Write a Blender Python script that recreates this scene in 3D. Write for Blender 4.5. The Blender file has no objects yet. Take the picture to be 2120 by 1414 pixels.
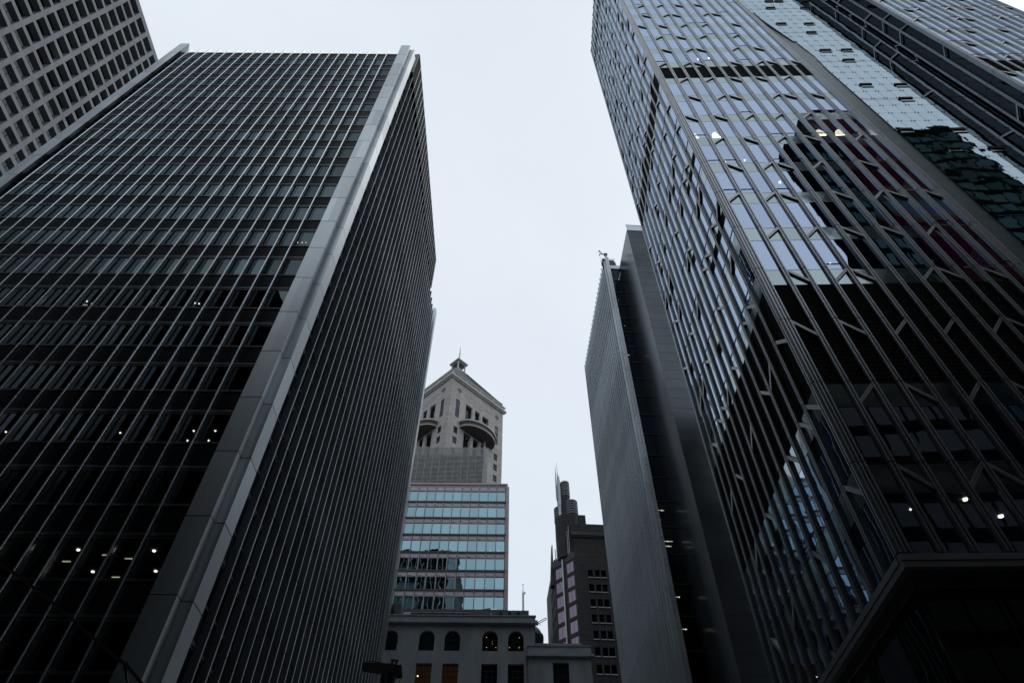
import bpy, math, random
from mathutils import Matrix, Vector
R = math.radians
rnd = random.Random(7)
scene = bpy.context.scene
COL = scene.collection

# ------------------------------------------------------------------ camera
CAM_Z, PITCH, ROLL = 1.6, R(50.276), 0.00849
cam_d = bpy.data.cameras.new("camera")
cam = bpy.data.objects.new("camera", cam_d)
COL.objects.link(cam)
cam_d.sensor_width = 36.0
cam_d.lens = 23.109
cam_d.clip_start = 0.1
cam_d.clip_end = 3000
cam.matrix_world = (Matrix.Translation((0, 0, CAM_Z)) @ Matrix.Rotation(PITCH + R(90), 4, 'X') @
                    Matrix.Rotation(ROLL, 4, 'Z'))
scene.camera = cam
CAM_INV = cam.matrix_world.inverted()


def shown_area(corners, mw):
    """rough size in the picture of a box of corners; 0 when out of frame"""
    xs, ys = [], []
    for c in corners:
        p = CAM_INV @ (mw @ Vector(c))
        if p.z > -0.5:
            return 0.0
        xs.append(p.x / -p.z * 0.642)
        ys.append(p.y / -p.z * 0.642)
    w = min(max(xs), .5) - max(min(xs), -.5)
    h = min(max(ys), .334) - max(min(ys), -.334)
    return w * h if w > 0 and h > 0 else 0.0


# ------------------------------------------------------------------ mesh builder
class MB:
    def __init__(s):
        s.v, s.f, s.m = [], [], []

    def quad(s, a, b, c, d, m=0):
        n = len(s.v)
        s.v += [tuple(a), tuple(b), tuple(c), tuple(d)]
        s.f.append((n, n + 1, n + 2, n + 3))
        s.m.append(m)

    def hexa(s, p, m=0):
        n = len(s.v)
        s.v += [tuple(q) for q in p]
        for f in ((3, 2, 1, 0), (4, 5, 6, 7), (0, 1, 5, 4), (1, 2, 6, 5), (2, 3, 7, 6), (3, 0, 4, 7)):
            s.f.append(tuple(n + i for i in f))
            s.m.append(m)

    def box(s, x0, x1, y0, y1, z0, z1, m=0, T=None):
        p = [(x0, y0, z0), (x1, y0, z0), (x1, y1, z0), (x0, y1, z0),
             (x0, y0, z1), (x1, y0, z1), (x1, y1, z1), (x0, y1, z1)]
        if T:
            p = [T(*q) for q in p]
        s.hexa(p, m)

    def prism(s, poly, z0, z1, m=0, T=None):
        T = T or (lambda x, y, z: (x, y, z))
        n = len(s.v)
        k = len(poly)
        s.v += [T(x, y, z0) for x, y in poly] + [T(x, y, z1) for x, y in poly]
        s.f.append(tuple(n + i for i in reversed(range(k))))
        s.f.append(tuple(n + k + i for i in range(k)))
        s.m += [m, m]
        for i in range(k):
            j = (i + 1) % k
            s.f.append((n + i, n + j, n + k + j, n + k + i))
            s.m.append(m)

    def cyl(s, cx, cy, z0, z1, r, r1=None, seg=20, m=0, T=None):
        r1 = r if r1 is None else r1
        T = T or (lambda x, y, z: (x, y, z))
        n = len(s.v)
        for rr, z in ((r, z0), (r1, z1)):
            for i in range(seg):
                a = 2 * math.pi * i / seg
                s.v.append(T(cx + rr * math.cos(a), cy + rr * math.sin(a), z))
        s.f.append(tuple(n + i for i in reversed(range(seg))))
        s.f.append(tuple(n + seg + i for i in range(seg)))
        s.m += [m, m]
        for i in range(seg):
            j = (i + 1) % seg
            s.f.append((n + i, n + j, n + seg + j, n + seg + i))
            s.m.append(m)

    def beam(s, a, b, w, h=None, m=0, up=(0, 0, 1)):
        h = h or w
        a, b = Vector(a), Vector(b)
        d = (b - a).normalized()
        u = Vector(up)
        if abs(d.dot(u)) > .98:
            u = Vector((0, 1, 0))
        x = d.cross(u).normalized() * w / 2
        y = x.cross(d).normalized() * h / 2
        s.hexa([a - x - y, a + x - y, a + x + y, a - x + y, b - x - y, b + x - y, b + x + y, b - x + y], m)

    def add(s, o):
        n = len(s.v)
        s.v += o.v
        s.f += [tuple(n + i for i in f) for f in o.f]
        s.m += o.m

    def build(s, name, mats, parent=None, kind=None, smooth=False):
        me = bpy.data.meshes.new(name)
        me.from_pydata(s.v, [], s.f)
        if not isinstance(mats, (list, tuple)):
            mats = [mats]
        for mt in mats:
            me.materials.append(mt)
        if len(mats) > 1:
            me.polygons.foreach_set("material_index", s.m)
        if smooth:
            me.polygons.foreach_set("use_smooth", [True] * len(me.polygons))
        me.update()
        o = bpy.data.objects.new(name, me)
        COL.objects.link(o)
        if parent:
            o.parent = parent
        if kind:
            o["kind"] = kind
        return o


def thing(name, label, cat, loc=(0, 0, 0), rotz=0, group=None):
    o = bpy.data.objects.new(name, None)
    COL.objects.link(o)
    o.empty_display_size = 1
    o.location = loc
    o.rotation_euler = (0, 0, rotz)
    o["label"], o["category"] = label, cat
    if group:
        o["group"] = group
    return o


class Maker:
    """builds the parts of one thing; world=True: shapes are given in world axes"""
    def __init__(s, root, world=False):
        s.root = root
        s.off = Vector(root.location) if world else Vector((0, 0, 0))
        s.mw = Matrix.Translation(root.location) @ Matrix.Rotation(root.rotation_euler.z, 4, 'Z')

    def part(s, mb, name, mats, parent=None, kind=None, label=None, smooth=False):
        if s.off.length:
            ox, oy, oz = s.off
            mb.v = [(x - ox, y - oy, z - oz) for x, y, z in mb.v]
        o = mb.build(name, mats, parent or s.root, kind, smooth)
        if label:
            o["label"] = label
        return o

    def many(s, mbs, name, mats, lim=100, smooth=False):
        """up to lim parts, the ones that show largest; the rest as one part"""
        mw = s.mw @ Matrix.Translation(-s.off)

        def size(mb):
            xs, ys, zs = zip(*mb.v)
            return shown_area([(x, y, z) for x in (min(xs), max(xs)) for y in (min(ys), max(ys))
                               for z in (min(zs), max(zs))], mw)
        mbs = sorted(mbs, key=size, reverse=True)
        for mb in mbs[:lim]:
            s.part(mb, name, mats, smooth=smooth)
        if len(mbs) > lim:
            rest = MB()
            for mb in mbs[lim:]:
                rest.add(mb)
            s.part(rest, name, mats, kind="stuff", smooth=smooth)


def cutwall(mb, T, u0, u1, z0, z1, holes, depth, m=0):
    """a wall face with real openings: holes are (ua, ub, za, zb[, arch]); T(u, d, z), d into the wall"""
    us = sorted({u0, u1, *[h[0] for h in holes], *[h[1] for h in holes]})
    zs = sorted({z0, z1, *[h[2] for h in holes], *[h[3] for h in holes]})
    us = [u for u in us if u0 - 1e-6 <= u <= u1 + 1e-6]
    zs = [z for z in zs if z0 - 1e-6 <= z <= z1 + 1e-6]

    def hole(u, z):
        return any(h[0] < u < h[1] and h[2] < z < h[3] for h in holes)
    for i in range(len(us) - 1):
        j = 0
        while j < len(zs) - 1:
            uc = (us[i] + us[i + 1]) / 2
            if hole(uc, (zs[j] + zs[j + 1]) / 2):
                j += 1
                continue
            k = j
            while k + 1 < len(zs) - 1 and not hole(uc, (zs[k + 1] + zs[k + 2]) / 2):
                k += 1
            mb.quad(T(us[i], 0, zs[j]), T(us[i + 1], 0, zs[j]), T(us[i + 1], 0, zs[k + 1]), T(us[i], 0, zs[k + 1]), m)
            j = k + 1
    for h in holes:
        a, b, c, d = h[:4]
        top = d
        if len(h) > 4:
            r = (b - a) / 2
            top = d - r
            N = 10
            for sgn in (-1, 1):
                cx = (a + b) / 2
                pts = [(cx + sgn * r * math.cos(math.pi / 2 * q / N), top + r * math.sin(math.pi / 2 * q / N)) for q in range(N + 1)]
                for p, q in zip(pts, pts[1:]):
                    mb.quad(T(p[0], 0, p[1]), T(q[0], 0, q[1]), T(q[0], 0, d), T(p[0], 0, d), m)
                    mb.quad(T(p[0], 0, p[1]), T(q[0], 0, q[1]), T(q[0], depth, q[1]), T(p[0], depth, p[1]), m)
        else:
            mb.quad(T(a, 0, d), T(b, 0, d), T(b, depth, d), T(a, depth, d), m)
        mb.quad(T(a, 0, c), T(b, 0, c), T(b, depth, c), T(a, depth, c), m)
        for u in (a, b):
            mb.quad(T(u, 0, c), T(u, depth, c), T(u, depth, top), T(u, 0, top), m)


# ------------------------------------------------------------------ materials
class Nodes:
    def __init__(s, name):
        s.mat = bpy.data.materials.new(name)
        s.mat.use_nodes = True
        s.t = s.mat.node_tree
        s.t.nodes.clear()
        s.out = s.n("ShaderNodeOutputMaterial")

    def n(s, kind, **kw):
        nd = s.t.nodes.new(kind)
        for k, v in kw.items():
            if k in nd.inputs:
                nd.inputs[k].default_value = v
            else:
                setattr(nd, k, v)
        return nd

    def l(s, a, b):
        s.t.links.new(a, b)


def rgba(c):
    return (c[0], c[1], c[2], 1)


def noise_color(N, c, var, scale, stretch=(1, 1, 1), c2=None):
    """base colour c with irregular patches of +-var"""
    tc = N.n("ShaderNodeTexCoord")
    mp = N.n("ShaderNodeMapping")
    mp.inputs["Scale"].default_value = stretch
    N.l(tc.outputs["Object"], mp.inputs[0])
    nz = N.n("ShaderNodeTexNoise", Scale=scale, Detail=6, Roughness=.6)
    N.l(mp.outputs[0], nz.inputs["Vector"])
    rp = N.n("ShaderNodeValToRGB")
    rp.color_ramp.elements[0].position = .3
    rp.color_ramp.elements[1].position = .72
    rp.color_ramp.elements[0].color = rgba([x * (1 - var) for x in c])
    rp.color_ramp.elements[1].color = rgba([x * (1 + var) for x in (c2 or c)])
    N.l(nz.outputs["Fac"], rp.inputs[0])
    return rp.outputs[0], nz.outputs["Fac"], mp.outputs[0]


def surface(name, c, rough=.6, metal=0.0, var=.15, scale=.6, stretch=(1, 1, 1), spec=.5, bump=0.0, edge=1.0, courses=None, panels=None):
    """solid material; courses=(width, height, joint, darkness) draws masonry joints on (x+y, z);
    panels=h gives every storey-high metal panel its own slight tone"""
    N = Nodes(name)
    col, fac, vec = noise_color(N, c, var, scale, stretch)
    p = N.n("ShaderNodeBsdfPrincipled", Roughness=rough, Metallic=metal)
    p.inputs["Specular IOR Level"].default_value = spec
    p.inputs["Specular Tint"].default_value = (edge, edge, edge, 1)
    tc = N.n("ShaderNodeTexCoord")
    sp = N.n("ShaderNodeSeparateXYZ")
    N.l(tc.outputs["Object"], sp.inputs[0])
    if courses:
        ad = N.n("ShaderNodeMath", operation='ADD')
        N.l(sp.outputs[0], ad.inputs[0])
        N.l(sp.outputs[1], ad.inputs[1])
        cb = N.n("ShaderNodeCombineXYZ")
        N.l(ad.outputs[0], cb.inputs[0])
        N.l(sp.outputs[2], cb.inputs[1])
        br = N.n("ShaderNodeTexBrick", Scale=1.0)
        br.inputs["Color1"].default_value = (1, 1, 1, 1)
        br.inputs["Color2"].default_value = (.86, .86, .86, 1)
        br.inputs["Mortar"].default_value = (courses[3],) * 3 + (1,)
        br.inputs["Mortar Size"].default_value = courses[2]
        br.inputs["Brick Width"].default_value = courses[0]
        br.inputs["Row Height"].default_value = courses[1]
        N.l(cb.outputs[0], br.inputs["Vector"])
        mx = N.n("ShaderNodeMixRGB", blend_type='MULTIPLY')
        mx.inputs[0].default_value = 1
        N.l(col, mx.inputs[1])
        N.l(br.outputs["Color"], mx.inputs[2])
        col = mx.outputs[0]
    if panels:
        ma = N.n("ShaderNodeMath", operation='MULTIPLY_ADD')
        N.l(sp.outputs[2], ma.inputs[0])
        ma.inputs[1].default_value = 1 / panels[0]
        ma.inputs[2].default_value = panels[1]
        fl = N.n("ShaderNodeMath", operation='FLOOR')
        N.l(ma.outputs[0], fl.inputs[0])
        ad = N.n("ShaderNodeMath", operation='MULTIPLY_ADD')
        N.l(sp.outputs[0], ad.inputs[0])
        ad.inputs[1].default_value = .8
        N.l(fl.outputs[0], ad.inputs[2])
        fx = N.n("ShaderNodeMath", operation='FLOOR')
        N.l(ad.outputs[0], fx.inputs[0])
        cb = N.n("ShaderNodeCombineXYZ")
        N.l(fx.outputs[0], cb.inputs[0])
        N.l(fl.outputs[0], cb.inputs[1])
        wn = N.n("ShaderNodeTexWhiteNoise", noise_dimensions='2D')
        N.l(cb.outputs[0], wn.inputs["Vector"])
        mr = N.n("ShaderNodeMapRange")
        mr.inputs["To Min"].default_value = .86
        mr.inputs["To Max"].default_value = 1.1
        N.l(wn.outputs["Value"], mr.inputs["Value"])
        mx = N.n("ShaderNodeMixRGB", blend_type='MULTIPLY')
        mx.inputs[0].default_value = 1
        N.l(col, mx.inputs[1])
        N.l(mr.outputs[0], mx.inputs[2])
        col = mx.outputs[0]
    N.l(col, p.inputs["Base Color"])
    rr = N.n("ShaderNodeMapRange")
    rr.inputs["To Min"].default_value = max(.02, rough - .04)
    rr.inputs["To Max"].default_value = min(1, rough + .04)
    N.l(fac, rr.inputs["Value"])
    N.l(rr.outputs[0], p.inputs["Roughness"])
    if bump:
        bp = N.n("ShaderNodeBump", Strength=bump, Distance=.02)
        N.l(fac, bp.inputs["Height"])
        N.l(bp.outputs[0], p.inputs["Normal"])
    N.l(p.outputs[0], N.out.inputs[0])
    return N.mat


def glazing(name, tint, clear=.08, rough=.012, wave=.012, wscale=.35, tone=.1):
    """coated office glass: a tinted, slightly wavy mirror that lets a little through;
    every pane gets its own slight tone"""
    N = Nodes(name)
    tc = N.n("ShaderNodeTexCoord")
    nz = N.n("ShaderNodeTexNoise", Scale=wscale, Detail=1.5, Roughness=.4)
    N.l(tc.outputs["Object"], nz.inputs["Vector"])
    bp = N.n("ShaderNodeBump", Strength=1.0, Distance=wave)
    N.l(nz.outputs["Fac"], bp.inputs["Height"])
    g = N.n("ShaderNodeBsdfGlossy", Roughness=rough)
    oi = N.n("ShaderNodeObjectInfo")
    geo = N.n("ShaderNodeNewGeometry")
    ad = N.n("ShaderNodeMath", operation='ADD')
    N.l(geo.outputs["Random Per Island"], ad.inputs[0])
    N.l(oi.outputs["Random"], ad.inputs[1])
    fr = N.n("ShaderNodeMath", operation='FRACT')
    N.l(ad.outputs[0], fr.inputs[0])
    mr = N.n("ShaderNodeMapRange")
    mr.inputs["To Min"].default_value = 1 - tone
    mr.inputs["To Max"].default_value = 1 + tone
    N.l(fr.outputs[0], mr.inputs["Value"])
    mx = N.n("ShaderNodeMixRGB", blend_type='MULTIPLY')
    mx.inputs[0].default_value = 1
    mx.inputs[1].default_value = rgba(tint)
    N.l(mr.outputs[0], mx.inputs[2])
    N.l(mx.outputs[0], g.inputs["Color"])
    N.l(bp.outputs[0], g.inputs["Normal"])
    tr = N.n("ShaderNodeBsdfTransparent")
    tr.inputs[0].default_value = (.8, .9, .92, 1)
    ms = N.n("ShaderNodeMixShader")
    ms.inputs[0].default_value = clear
    N.l(g.outputs[0], ms.inputs[1])
    N.l(tr.outputs[0], ms.inputs[2])
    N.l(ms.outputs[0], N.out.inputs[0])
    return N.mat


def lamp(name, c, strength):
    N = Nodes(name)
    e = N.n("ShaderNodeEmission", Strength=strength)
    e.inputs[0].default_value = rgba(c)
    N.l(e.outputs[0], N.out.inputs[0])
    return N.mat


M = dict(
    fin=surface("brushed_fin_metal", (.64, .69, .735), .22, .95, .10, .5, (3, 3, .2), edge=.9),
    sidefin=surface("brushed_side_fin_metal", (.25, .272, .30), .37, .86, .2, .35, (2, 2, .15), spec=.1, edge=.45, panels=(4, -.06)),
    pier=surface("pier_metal", (.56, .605, .635), .33, .88, .08, .3, (2, 2, .25), spec=.2, edge=.55, panels=(4, -.06)),
    joint=surface("dark_joint", (.015, .015, .016), .8),
    spandrel=surface("black_spandrel_glass", (.010, .0125, .017), .4, 0, .2, .3, spec=.04),
    sill=surface("sill_metal", (.085, .09, .096), .4, .8, spec=.2),
    pane=glazing("dark_office_glass", (.075, .095, .102), .10, wave=.02, wscale=.5, tone=.35),
    inside=surface("unlit_interior", (.05, .05, .05), .9),
    plant=surface("plant_room_louvre", (.012, .014, .017), .7, 0, spec=.02),
    beige=surface("beige_louvre", (.33, .31, .28), .6),
    concrete=surface("pale_grid_concrete", (.27, .28, .295), .75, 0, .12, .25, spec=.2, bump=.1, courses=(4.24, 1.75, .012, .72)),
    mull=surface("bronze_grey_mullion", (.37, .395, .42), .32, .9, .12, .5, (3, 3, .15)),
    mullgroove=surface("mullion_groove", (.045, .047, .05), .5, .6),
    wpane=glazing("blue_office_glass", (.40, .485, .63), .10, wave=.0025, wscale=.6, tone=.06),
    wspan=glazing("grey_green_spandrel_glass", (.34, .405, .42), 0.0, rough=.10, wave=.012, wscale=.8, tone=.07),
    louvre=surface("black_louvre", (.003, .003, .0035), .8, spec=.1),
    wall_glass=glazing("pale_curtain_glass", (.37, .455, .51), .03, wave=.008, wscale=.5, tone=.035),
    wall_band=glazing("mauve_glass_band", (.30, .34, .41), .0, wave=.01, tone=.04),
    splay=surface("grey_flank_reflection", (.135, .172, .182), .33, .55, .08, .3, spec=.2),  # colour of the near wing's flank as mirrored in the glass
    wside=glazing("black_side_glass", (.035, .04, .045), .05, tone=.1),
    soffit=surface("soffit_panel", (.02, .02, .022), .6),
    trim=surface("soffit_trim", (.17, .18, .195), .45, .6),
    shop=glazing("shop_glass", (.10, .12, .14), .25, wave=.02),
    curtain=surface("pale_blind", (.35, .38, .42), .8),
    blade=surface("ribbed_blade_metal", (.42, .455, .485), .40, .75, .12, .4, (2, 2, .2), panels=(4.4, 0)),
    slabm=surface("slate_cladding", (.085, .096, .107), .18, 1.0, .12, .2, spec=.0, edge=.4, courses=(30, 2.2, .05, .45)),
    slabside=surface("smooth_flank_panel", (.14, .16, .18), .22, .9, .06, .12, (1, 1, .3), spec=.2, edge=.6, courses=(40, 4.4, .03, .7)),
    mpane=glazing("near_black_glass", (.022, .027, .033), .12, wave=.01, tone=.1),
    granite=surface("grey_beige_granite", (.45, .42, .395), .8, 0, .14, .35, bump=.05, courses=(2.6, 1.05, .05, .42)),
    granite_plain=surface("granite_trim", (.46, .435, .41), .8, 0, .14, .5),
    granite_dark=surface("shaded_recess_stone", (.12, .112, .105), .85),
    slate=surface("blue_slate_roof", (.06, .085, .11), .5, .2, spec=.2),
    tpane=glazing("blue_black_glass", (.055, .075, .10), .02, wave=.01, tone=.3),
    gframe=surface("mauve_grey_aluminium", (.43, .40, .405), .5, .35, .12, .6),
    gbeam=surface("dark_grey_beam", (.10, .092, .094), .6),  # darker tone for the floor beams
    gspan=surface("grey_spandrel_panel", (.68, .635, .645), .55, .1, .15, .5),
    gpane=glazing("teal_office_glass", (.25, .385, .435), .05, wave=.022, wscale=.4, tone=.10),
    screen=surface("weathered_louvre_slats", (.42, .41, .395), .6, .2, .25, 1.0),
    pale=surface("pale_metal_cladding", (.42, .43, .44), .55, .2, .15, .6),
    stone=surface("old_render", (.34, .37, .40), .9, 0, .2, .5, (1, 1, .35), spec=.1, bump=.3),
    stonetrim=surface("render_cornice", (.36, .39, .42), .9, 0, .2, .6, spec=.1),
    dark=surface("dark_opening", (.006, .006, .007), .7),
    lpane=glazing("old_window_glass", (.02, .023, .026), .25, wave=.02, tone=.2),
    warm=lamp("warm_lit_room", (1, .42, .15), .05),
    deco=surface("dark_deco_granite", (.042, .043, .043), .7, 0, .18, .4, spec=.25, courses=(3.6, 1.2, .06, .45)),
    decotrim=surface("dark_deco_trim", (.03, .03, .032), .5),
    steel=surface("stainless_mast", (.34, .37, .40), .35, .8),
    ppane=glazing("pink_tinted_glass", (.18, .145, .185), .0, wave=.03, wscale=.4, tone=.12),
    bpane=glazing("black_glass", (.02, .02, .022), .1, tone=.2),
    asphalt=surface("asphalt", (.045, .045, .047), .9, 0, .25, 2.0),
    paving=surface("paving", (.12, .12, .12), .85, 0, .2, 1.0),
    black=surface("black_paint", (.012, .012, .013), .5),
    duct=surface("roof_plant_metal", (.13, .137, .145), .6, .3),
    back=surface("dark_stone_cladding", (.007, .0075, .008), .9, 0, .2, .1, spec=.0),
    backpane=glazing("dark_teal_glass", (.009, .017, .018), .0, wave=.02, tone=.35),
    lite=lamp("warm_downlight", (1, .86, .66), 9),
    liteW=lamp("white_downlight", (1, .93, .82), 16),
    dot=lamp("amber_lamp", (1, .62, .32), 1.6),
    shade=lamp("lit_lampshade", (1, .86, .62), 9),
    tube=lamp("fluorescent_tube", (1, .90, .66), 3.5),
    far_glass=glazing("pale_far_glass", (.38, .44, .50), 0, tone=.15),
)


def banner():
    N = Nodes("crimson_banner_print")
    tc = N.n("ShaderNodeTexCoord")
    mp = N.n("ShaderNodeMapping")
    mp.inputs["Location"].default_value = (-2, 0, -128)
    N.l(tc.outputs["Object"], mp.inputs[0])
    wv = N.n("ShaderNodeTexWave", wave_type='RINGS', rings_direction='Y', Scale=.012, Distortion=2.5, Detail=1)
    N.l(mp.outputs[0], wv.inputs["Vector"])
    rp = N.n("ShaderNodeValToRGB")
    rp.color_ramp.interpolation = 'CONSTANT'
    e = rp.color_ramp.elements
    e[0].position, e[0].color = 0, (.042, .006, .016, 1)
    e[1].position, e[1].color = .80, (.10, .055, .02, 1)
    k = e.new(.90)
    k.color = (.09, .10, .13, 1)
    N.l(wv.outputs["Fac"], rp.inputs[0])
    p = N.n("ShaderNodeBsdfPrincipled", Roughness=.7)
    p.inputs["Specular IOR Level"].default_value = 0
    N.l(rp.outputs[0], p.inputs["Base Color"])
    N.l(p.outputs[0], N.out.inputs[0])
    return N.mat


M["banner"] = banner()

# ------------------------------------------------------------------ sky and light
SUN_EL, SUN_AZ = R(58), R(70)
w = bpy.data.worlds.new("World")
scene.world = w
w.use_nodes = True
wt = w.node_tree
wt.nodes.clear()
wo = wt.nodes.new("ShaderNodeOutputWorld")
bg = wt.nodes.new("ShaderNodeBackground")
bg.inputs["Strength"].default_value = .10
sky = wt.nodes.new("ShaderNodeTexSky")
sky.sky_type = 'NISHITA'
sky.sun_disc = False
sky.sun_elevation = SUN_EL
sky.sun_rotation = SUN_AZ
sky.air_density, sky.dust_density, sky.ozone_density = 1.0, 4.0, 1.0
tcw = wt.nodes.new("ShaderNodeTexCoord")
sepw = wt.nodes.new("ShaderNodeSeparateXYZ")
wt.links.new(tcw.outputs["Generated"], sepw.inputs[0])
grad = wt.nodes.new("ShaderNodeValToRGB")
grad.color_ramp.elements[0].position = 0.0
grad.color_ramp.elements[0].color = (.62, .70, .80, 1)
grad.color_ramp.elements[1].position = .85
grad.color_ramp.elements[1].color = (.835, .905, .985, 1)
wt.links.new(sepw.outputs[2], grad.inputs[0])
cl = wt.nodes.new("ShaderNodeTexNoise")
cl.inputs["Scale"].default_value = 1.6
cl.inputs["Detail"].default_value = 5
wt.links.new(tcw.outputs["Generated"], cl.inputs["Vector"])
clr = wt.nodes.new("ShaderNodeMapRange")
clr.inputs["From Min"].default_value, clr.inputs["From Max"].default_value = .3, .7
clr.inputs["To Min"].default_value, clr.inputs["To Max"].default_value = 9.35, 10.6
wt.links.new(cl.outputs["Fac"], clr.inputs["Value"])
cm = wt.nodes.new("ShaderNodeVectorMath")
cm.operation = 'SCALE'
wt.links.new(grad.outputs[0], cm.inputs[0])
wt.links.new(clr.outputs[0], cm.inputs["Scale"])
wm = wt.nodes.new("ShaderNodeMixRGB")
wm.inputs[0].default_value = .93          # thick cloud cover over the clear sky
wt.links.new(sky.outputs[0], wm.inputs[1])
wt.links.new(cm.outputs[0], wm.inputs[2])
wt.links.new(wm.outputs[0], bg.inputs[0])
wt.links.new(bg.outputs[0], wo.inputs[0])

sd = bpy.data.lights.new("sun", 'SUN')
sd.energy = .5
sd.angle = R(40)
sd.color = (1, .97, .93)
so = bpy.data.objects.new("sun", sd)
COL.objects.link(so)
sv = Vector((math.sin(SUN_AZ) * math.cos(SUN_EL), math.cos(SUN_AZ) * math.cos(SUN_EL), math.sin(SUN_EL)))
so.rotation_euler = sv.to_track_quat('Z', 'Y').to_euler()
so.location = (0, 0, 300)

# ------------------------------------------------------------------ ground
g = MB()
g.quad((-1500, -1500, 0), (1500, -1500, 0), (1500, 1500, 0), (-1500, 1500, 0))
o = g.build("street", M["asphalt"])
o["kind"] = "structure"
g = MB()
g.box(-60, -6, 14, 84, 0.004, .13)
g.box(6, 48, 9, 60, 0.004, .13)
o = g.build("pavement", M["paving"])
o["kind"] = "structure"


# ------------------------------------------------------------------ finned tower on the left
def finned_tower():
    t = thing("finned_tower", "dark office tower with bright vertical metal fins and broad grey corner piers, left of street",
              "office tower", (-29.9, 49.3, 0))
    K = Maker(t, True)
    Z0, FL = 16.236, 4.0
    zj = [Z0 + FL * k for k in range(-4, 20)]          # storey joints
    XA, XB, YA, YB = -46.06, -13.7, 26.38, 72.77
    GF, GS, GR, GL = YA + .45, XB - .45, YB - .45, XA + .45    # glass planes
    TOP = 93.8

    def pier(sx, sy):
        # plan of the notched corner, seen for the front right corner, mirrored for the others
        base = [(-15.42, 26.38), (-14.21, 26.38), (-14.21, 26.95), (-13.7, 26.95), (-13.7, 28.15), (-14.55, 28.15), (-15.16, 26.95)]

        def P(x, y, g=0):
            x, y = (x + (-29.9 - x) * 0, y)
            if sx < 0:
                x = XA + XB - x - .0
            if sy < 0:
                y = YA + YB - y
            return x, y
        mb = MB()
        poly = [P(*p) for p in base]
        cx = sum(p[0] for p in poly) / len(poly)
        cy = sum(p[1] for p in poly) / len(poly)
        core = [(cx + (x - cx) * .95, cy + (y - cy) * .95) for x, y in poly]
        mb.prism(core, 0, 96.2, 1)
        for a, b in zip(zj, zj[1:] + [96.3 + .03]):
            mb.prism(poly, a + .028, b - .028, 0)
        K.part(mb, "corner_pier", [M["pier"], M["joint"]])
    for sx in (1, -1):
        for sy in (1, -1):
            pier(sx, sy)

    fins, sfins = [], []

    def fin(T, u, d0, top, lst):
        mb = MB()
        for a, b in zip(zj, zj[1:] + [top + .03]):
            if a < top - .3:
                mb.prism([(u + .055 * math.cos(math.pi * q / 8), d0 + .055 - .055 * math.sin(math.pi * q / 8)) for q in range(9)] +
                         [(u - .04, d0 + .08), (u - .035, d0 + .45), (u + .035, d0 + .45), (u + .04, d0 + .08)],
                         a + .02, min(b, top + .02) - .02, 0, T)
        lst.append(mb)
    front = lambda u, d, z: (u, YA + d, z)
    side = lambda u, d, z: (XB - d, u, z)
    rear = lambda u, d, z: (u, YB - d, z)
    fx = [-16.87 - 1.255 * i for i in range(22)]
    for x in fx:
        fin(front, x, 0, TOP + .25, fins)
    for x in fx:
        fin(rear, x, 0, TOP + .25, fins)
    sy = [29.55 + 1.36 * i for i in range(30)]
    for y in sy:
        fin(side, y, 0, 92.9, sfins)
    for m_ in fins:
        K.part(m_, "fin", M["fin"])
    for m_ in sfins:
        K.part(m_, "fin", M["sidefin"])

    # ribbon of each storey: window, bright sill and black spandrel
    wins = []
    top_band = MB()
    for T, ua, ub in ((front, XA + 1.2, XB - 1.3), (side, YA + 1.5, YB - 1.5), (rear, XA + 1.2, XB - 1.3)):
        top_band.box(ua, ub, .45, .55, Z0 + FL * 19 - .58, TOP - .4, 0, T)
    K.part(top_band, "spandrel", M["spandrel"])
    for k in range(-4, 19):
        z = Z0 + FL * k
        sp, sl = MB(), MB()
        for T, ua, ub in ((front, XA + 1.2, XB - 1.3), (side, YA + 1.5, YB - 1.5), (rear, XA + 1.2, XB - 1.3)):
            sp.box(ua, ub, .45, .55, z + 3.42 - 4, z + .82, 0, T)
            sl.box(ua, ub, .39, .55, z + 3.16, z + 3.34, 0, T)
            sl.box(ua, ub, .42, .55, z + 3.02, z + 3.10, 0, T)
            sl.box(ua, ub, .40, .55, z + .84, z + .97, 0, T)
        so = K.part(sp, "spandrel", M["spandrel"])
        K.part(sl, "window_sill", M["sill"], so)
        cuts = [XB - 1.3] + fx + [XA + 1.2]
        for a, b in zip(cuts, cuts[1:]):
            for T in (front, rear):
                mb = MB()
                jit = rnd.uniform(-.004, .004)
                mb.quad(T(a - .05, .46 + jit, z + .98), T(b + .05, .46, z + .98), T(b + .05, .46, z + 3.02), T(a - .05, .46 + jit, z + 3.02), 0)
                mb.box(a - .1, a - .06, .43, .5, z + .98, z + 3.02, 1, T)
                mb.box(b + .06, b + .1, .43, .5, z + .98, z + 3.02, 1, T)
                wins.append(mb)
        cuts = [YA + 1.6] + sy + [YB - 1.6]
        for a, b in zip(cuts, cuts[1:]):
            mb = MB()
            mb.quad(side(a + .05, .46, z + .98), side(b - .05, .46, z + .98), side(b - .05, .46, z + 3.02), side(a + .05, .46, z + 3.02), 0)
            wins.append(mb)
    K.many(wins, "window", [M["pane"], M["joint"]])
    # parapet band, plant storey above the side fins, floors and core inside
    mb = MB()
    mb.box(XA + 1, XB - 1, GF - .04, GF + .1, TOP - .35, TOP, 0)
    mb.box(XA + 1, XB - .6, GF + .1, YB - 1, TOP - .3, TOP - .05, 0)
    K.part(mb, "parapet", M["spandrel"])
    mb = MB()
    mb.box(XA + 3, XB - .02, 29.1, 64.25, 92.9, 101.6, 0)
    K.part(mb, "plant_storey", M["plant"])
    mb = MB()
    for i in range(5):
        mb.box(XB - .5 + i * .1, XB - .43 + i * .1, 29.0, 29.09, 93.4, 101.5, 0)
    K.part(mb, "louvre_strip", M["beige"])
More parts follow.
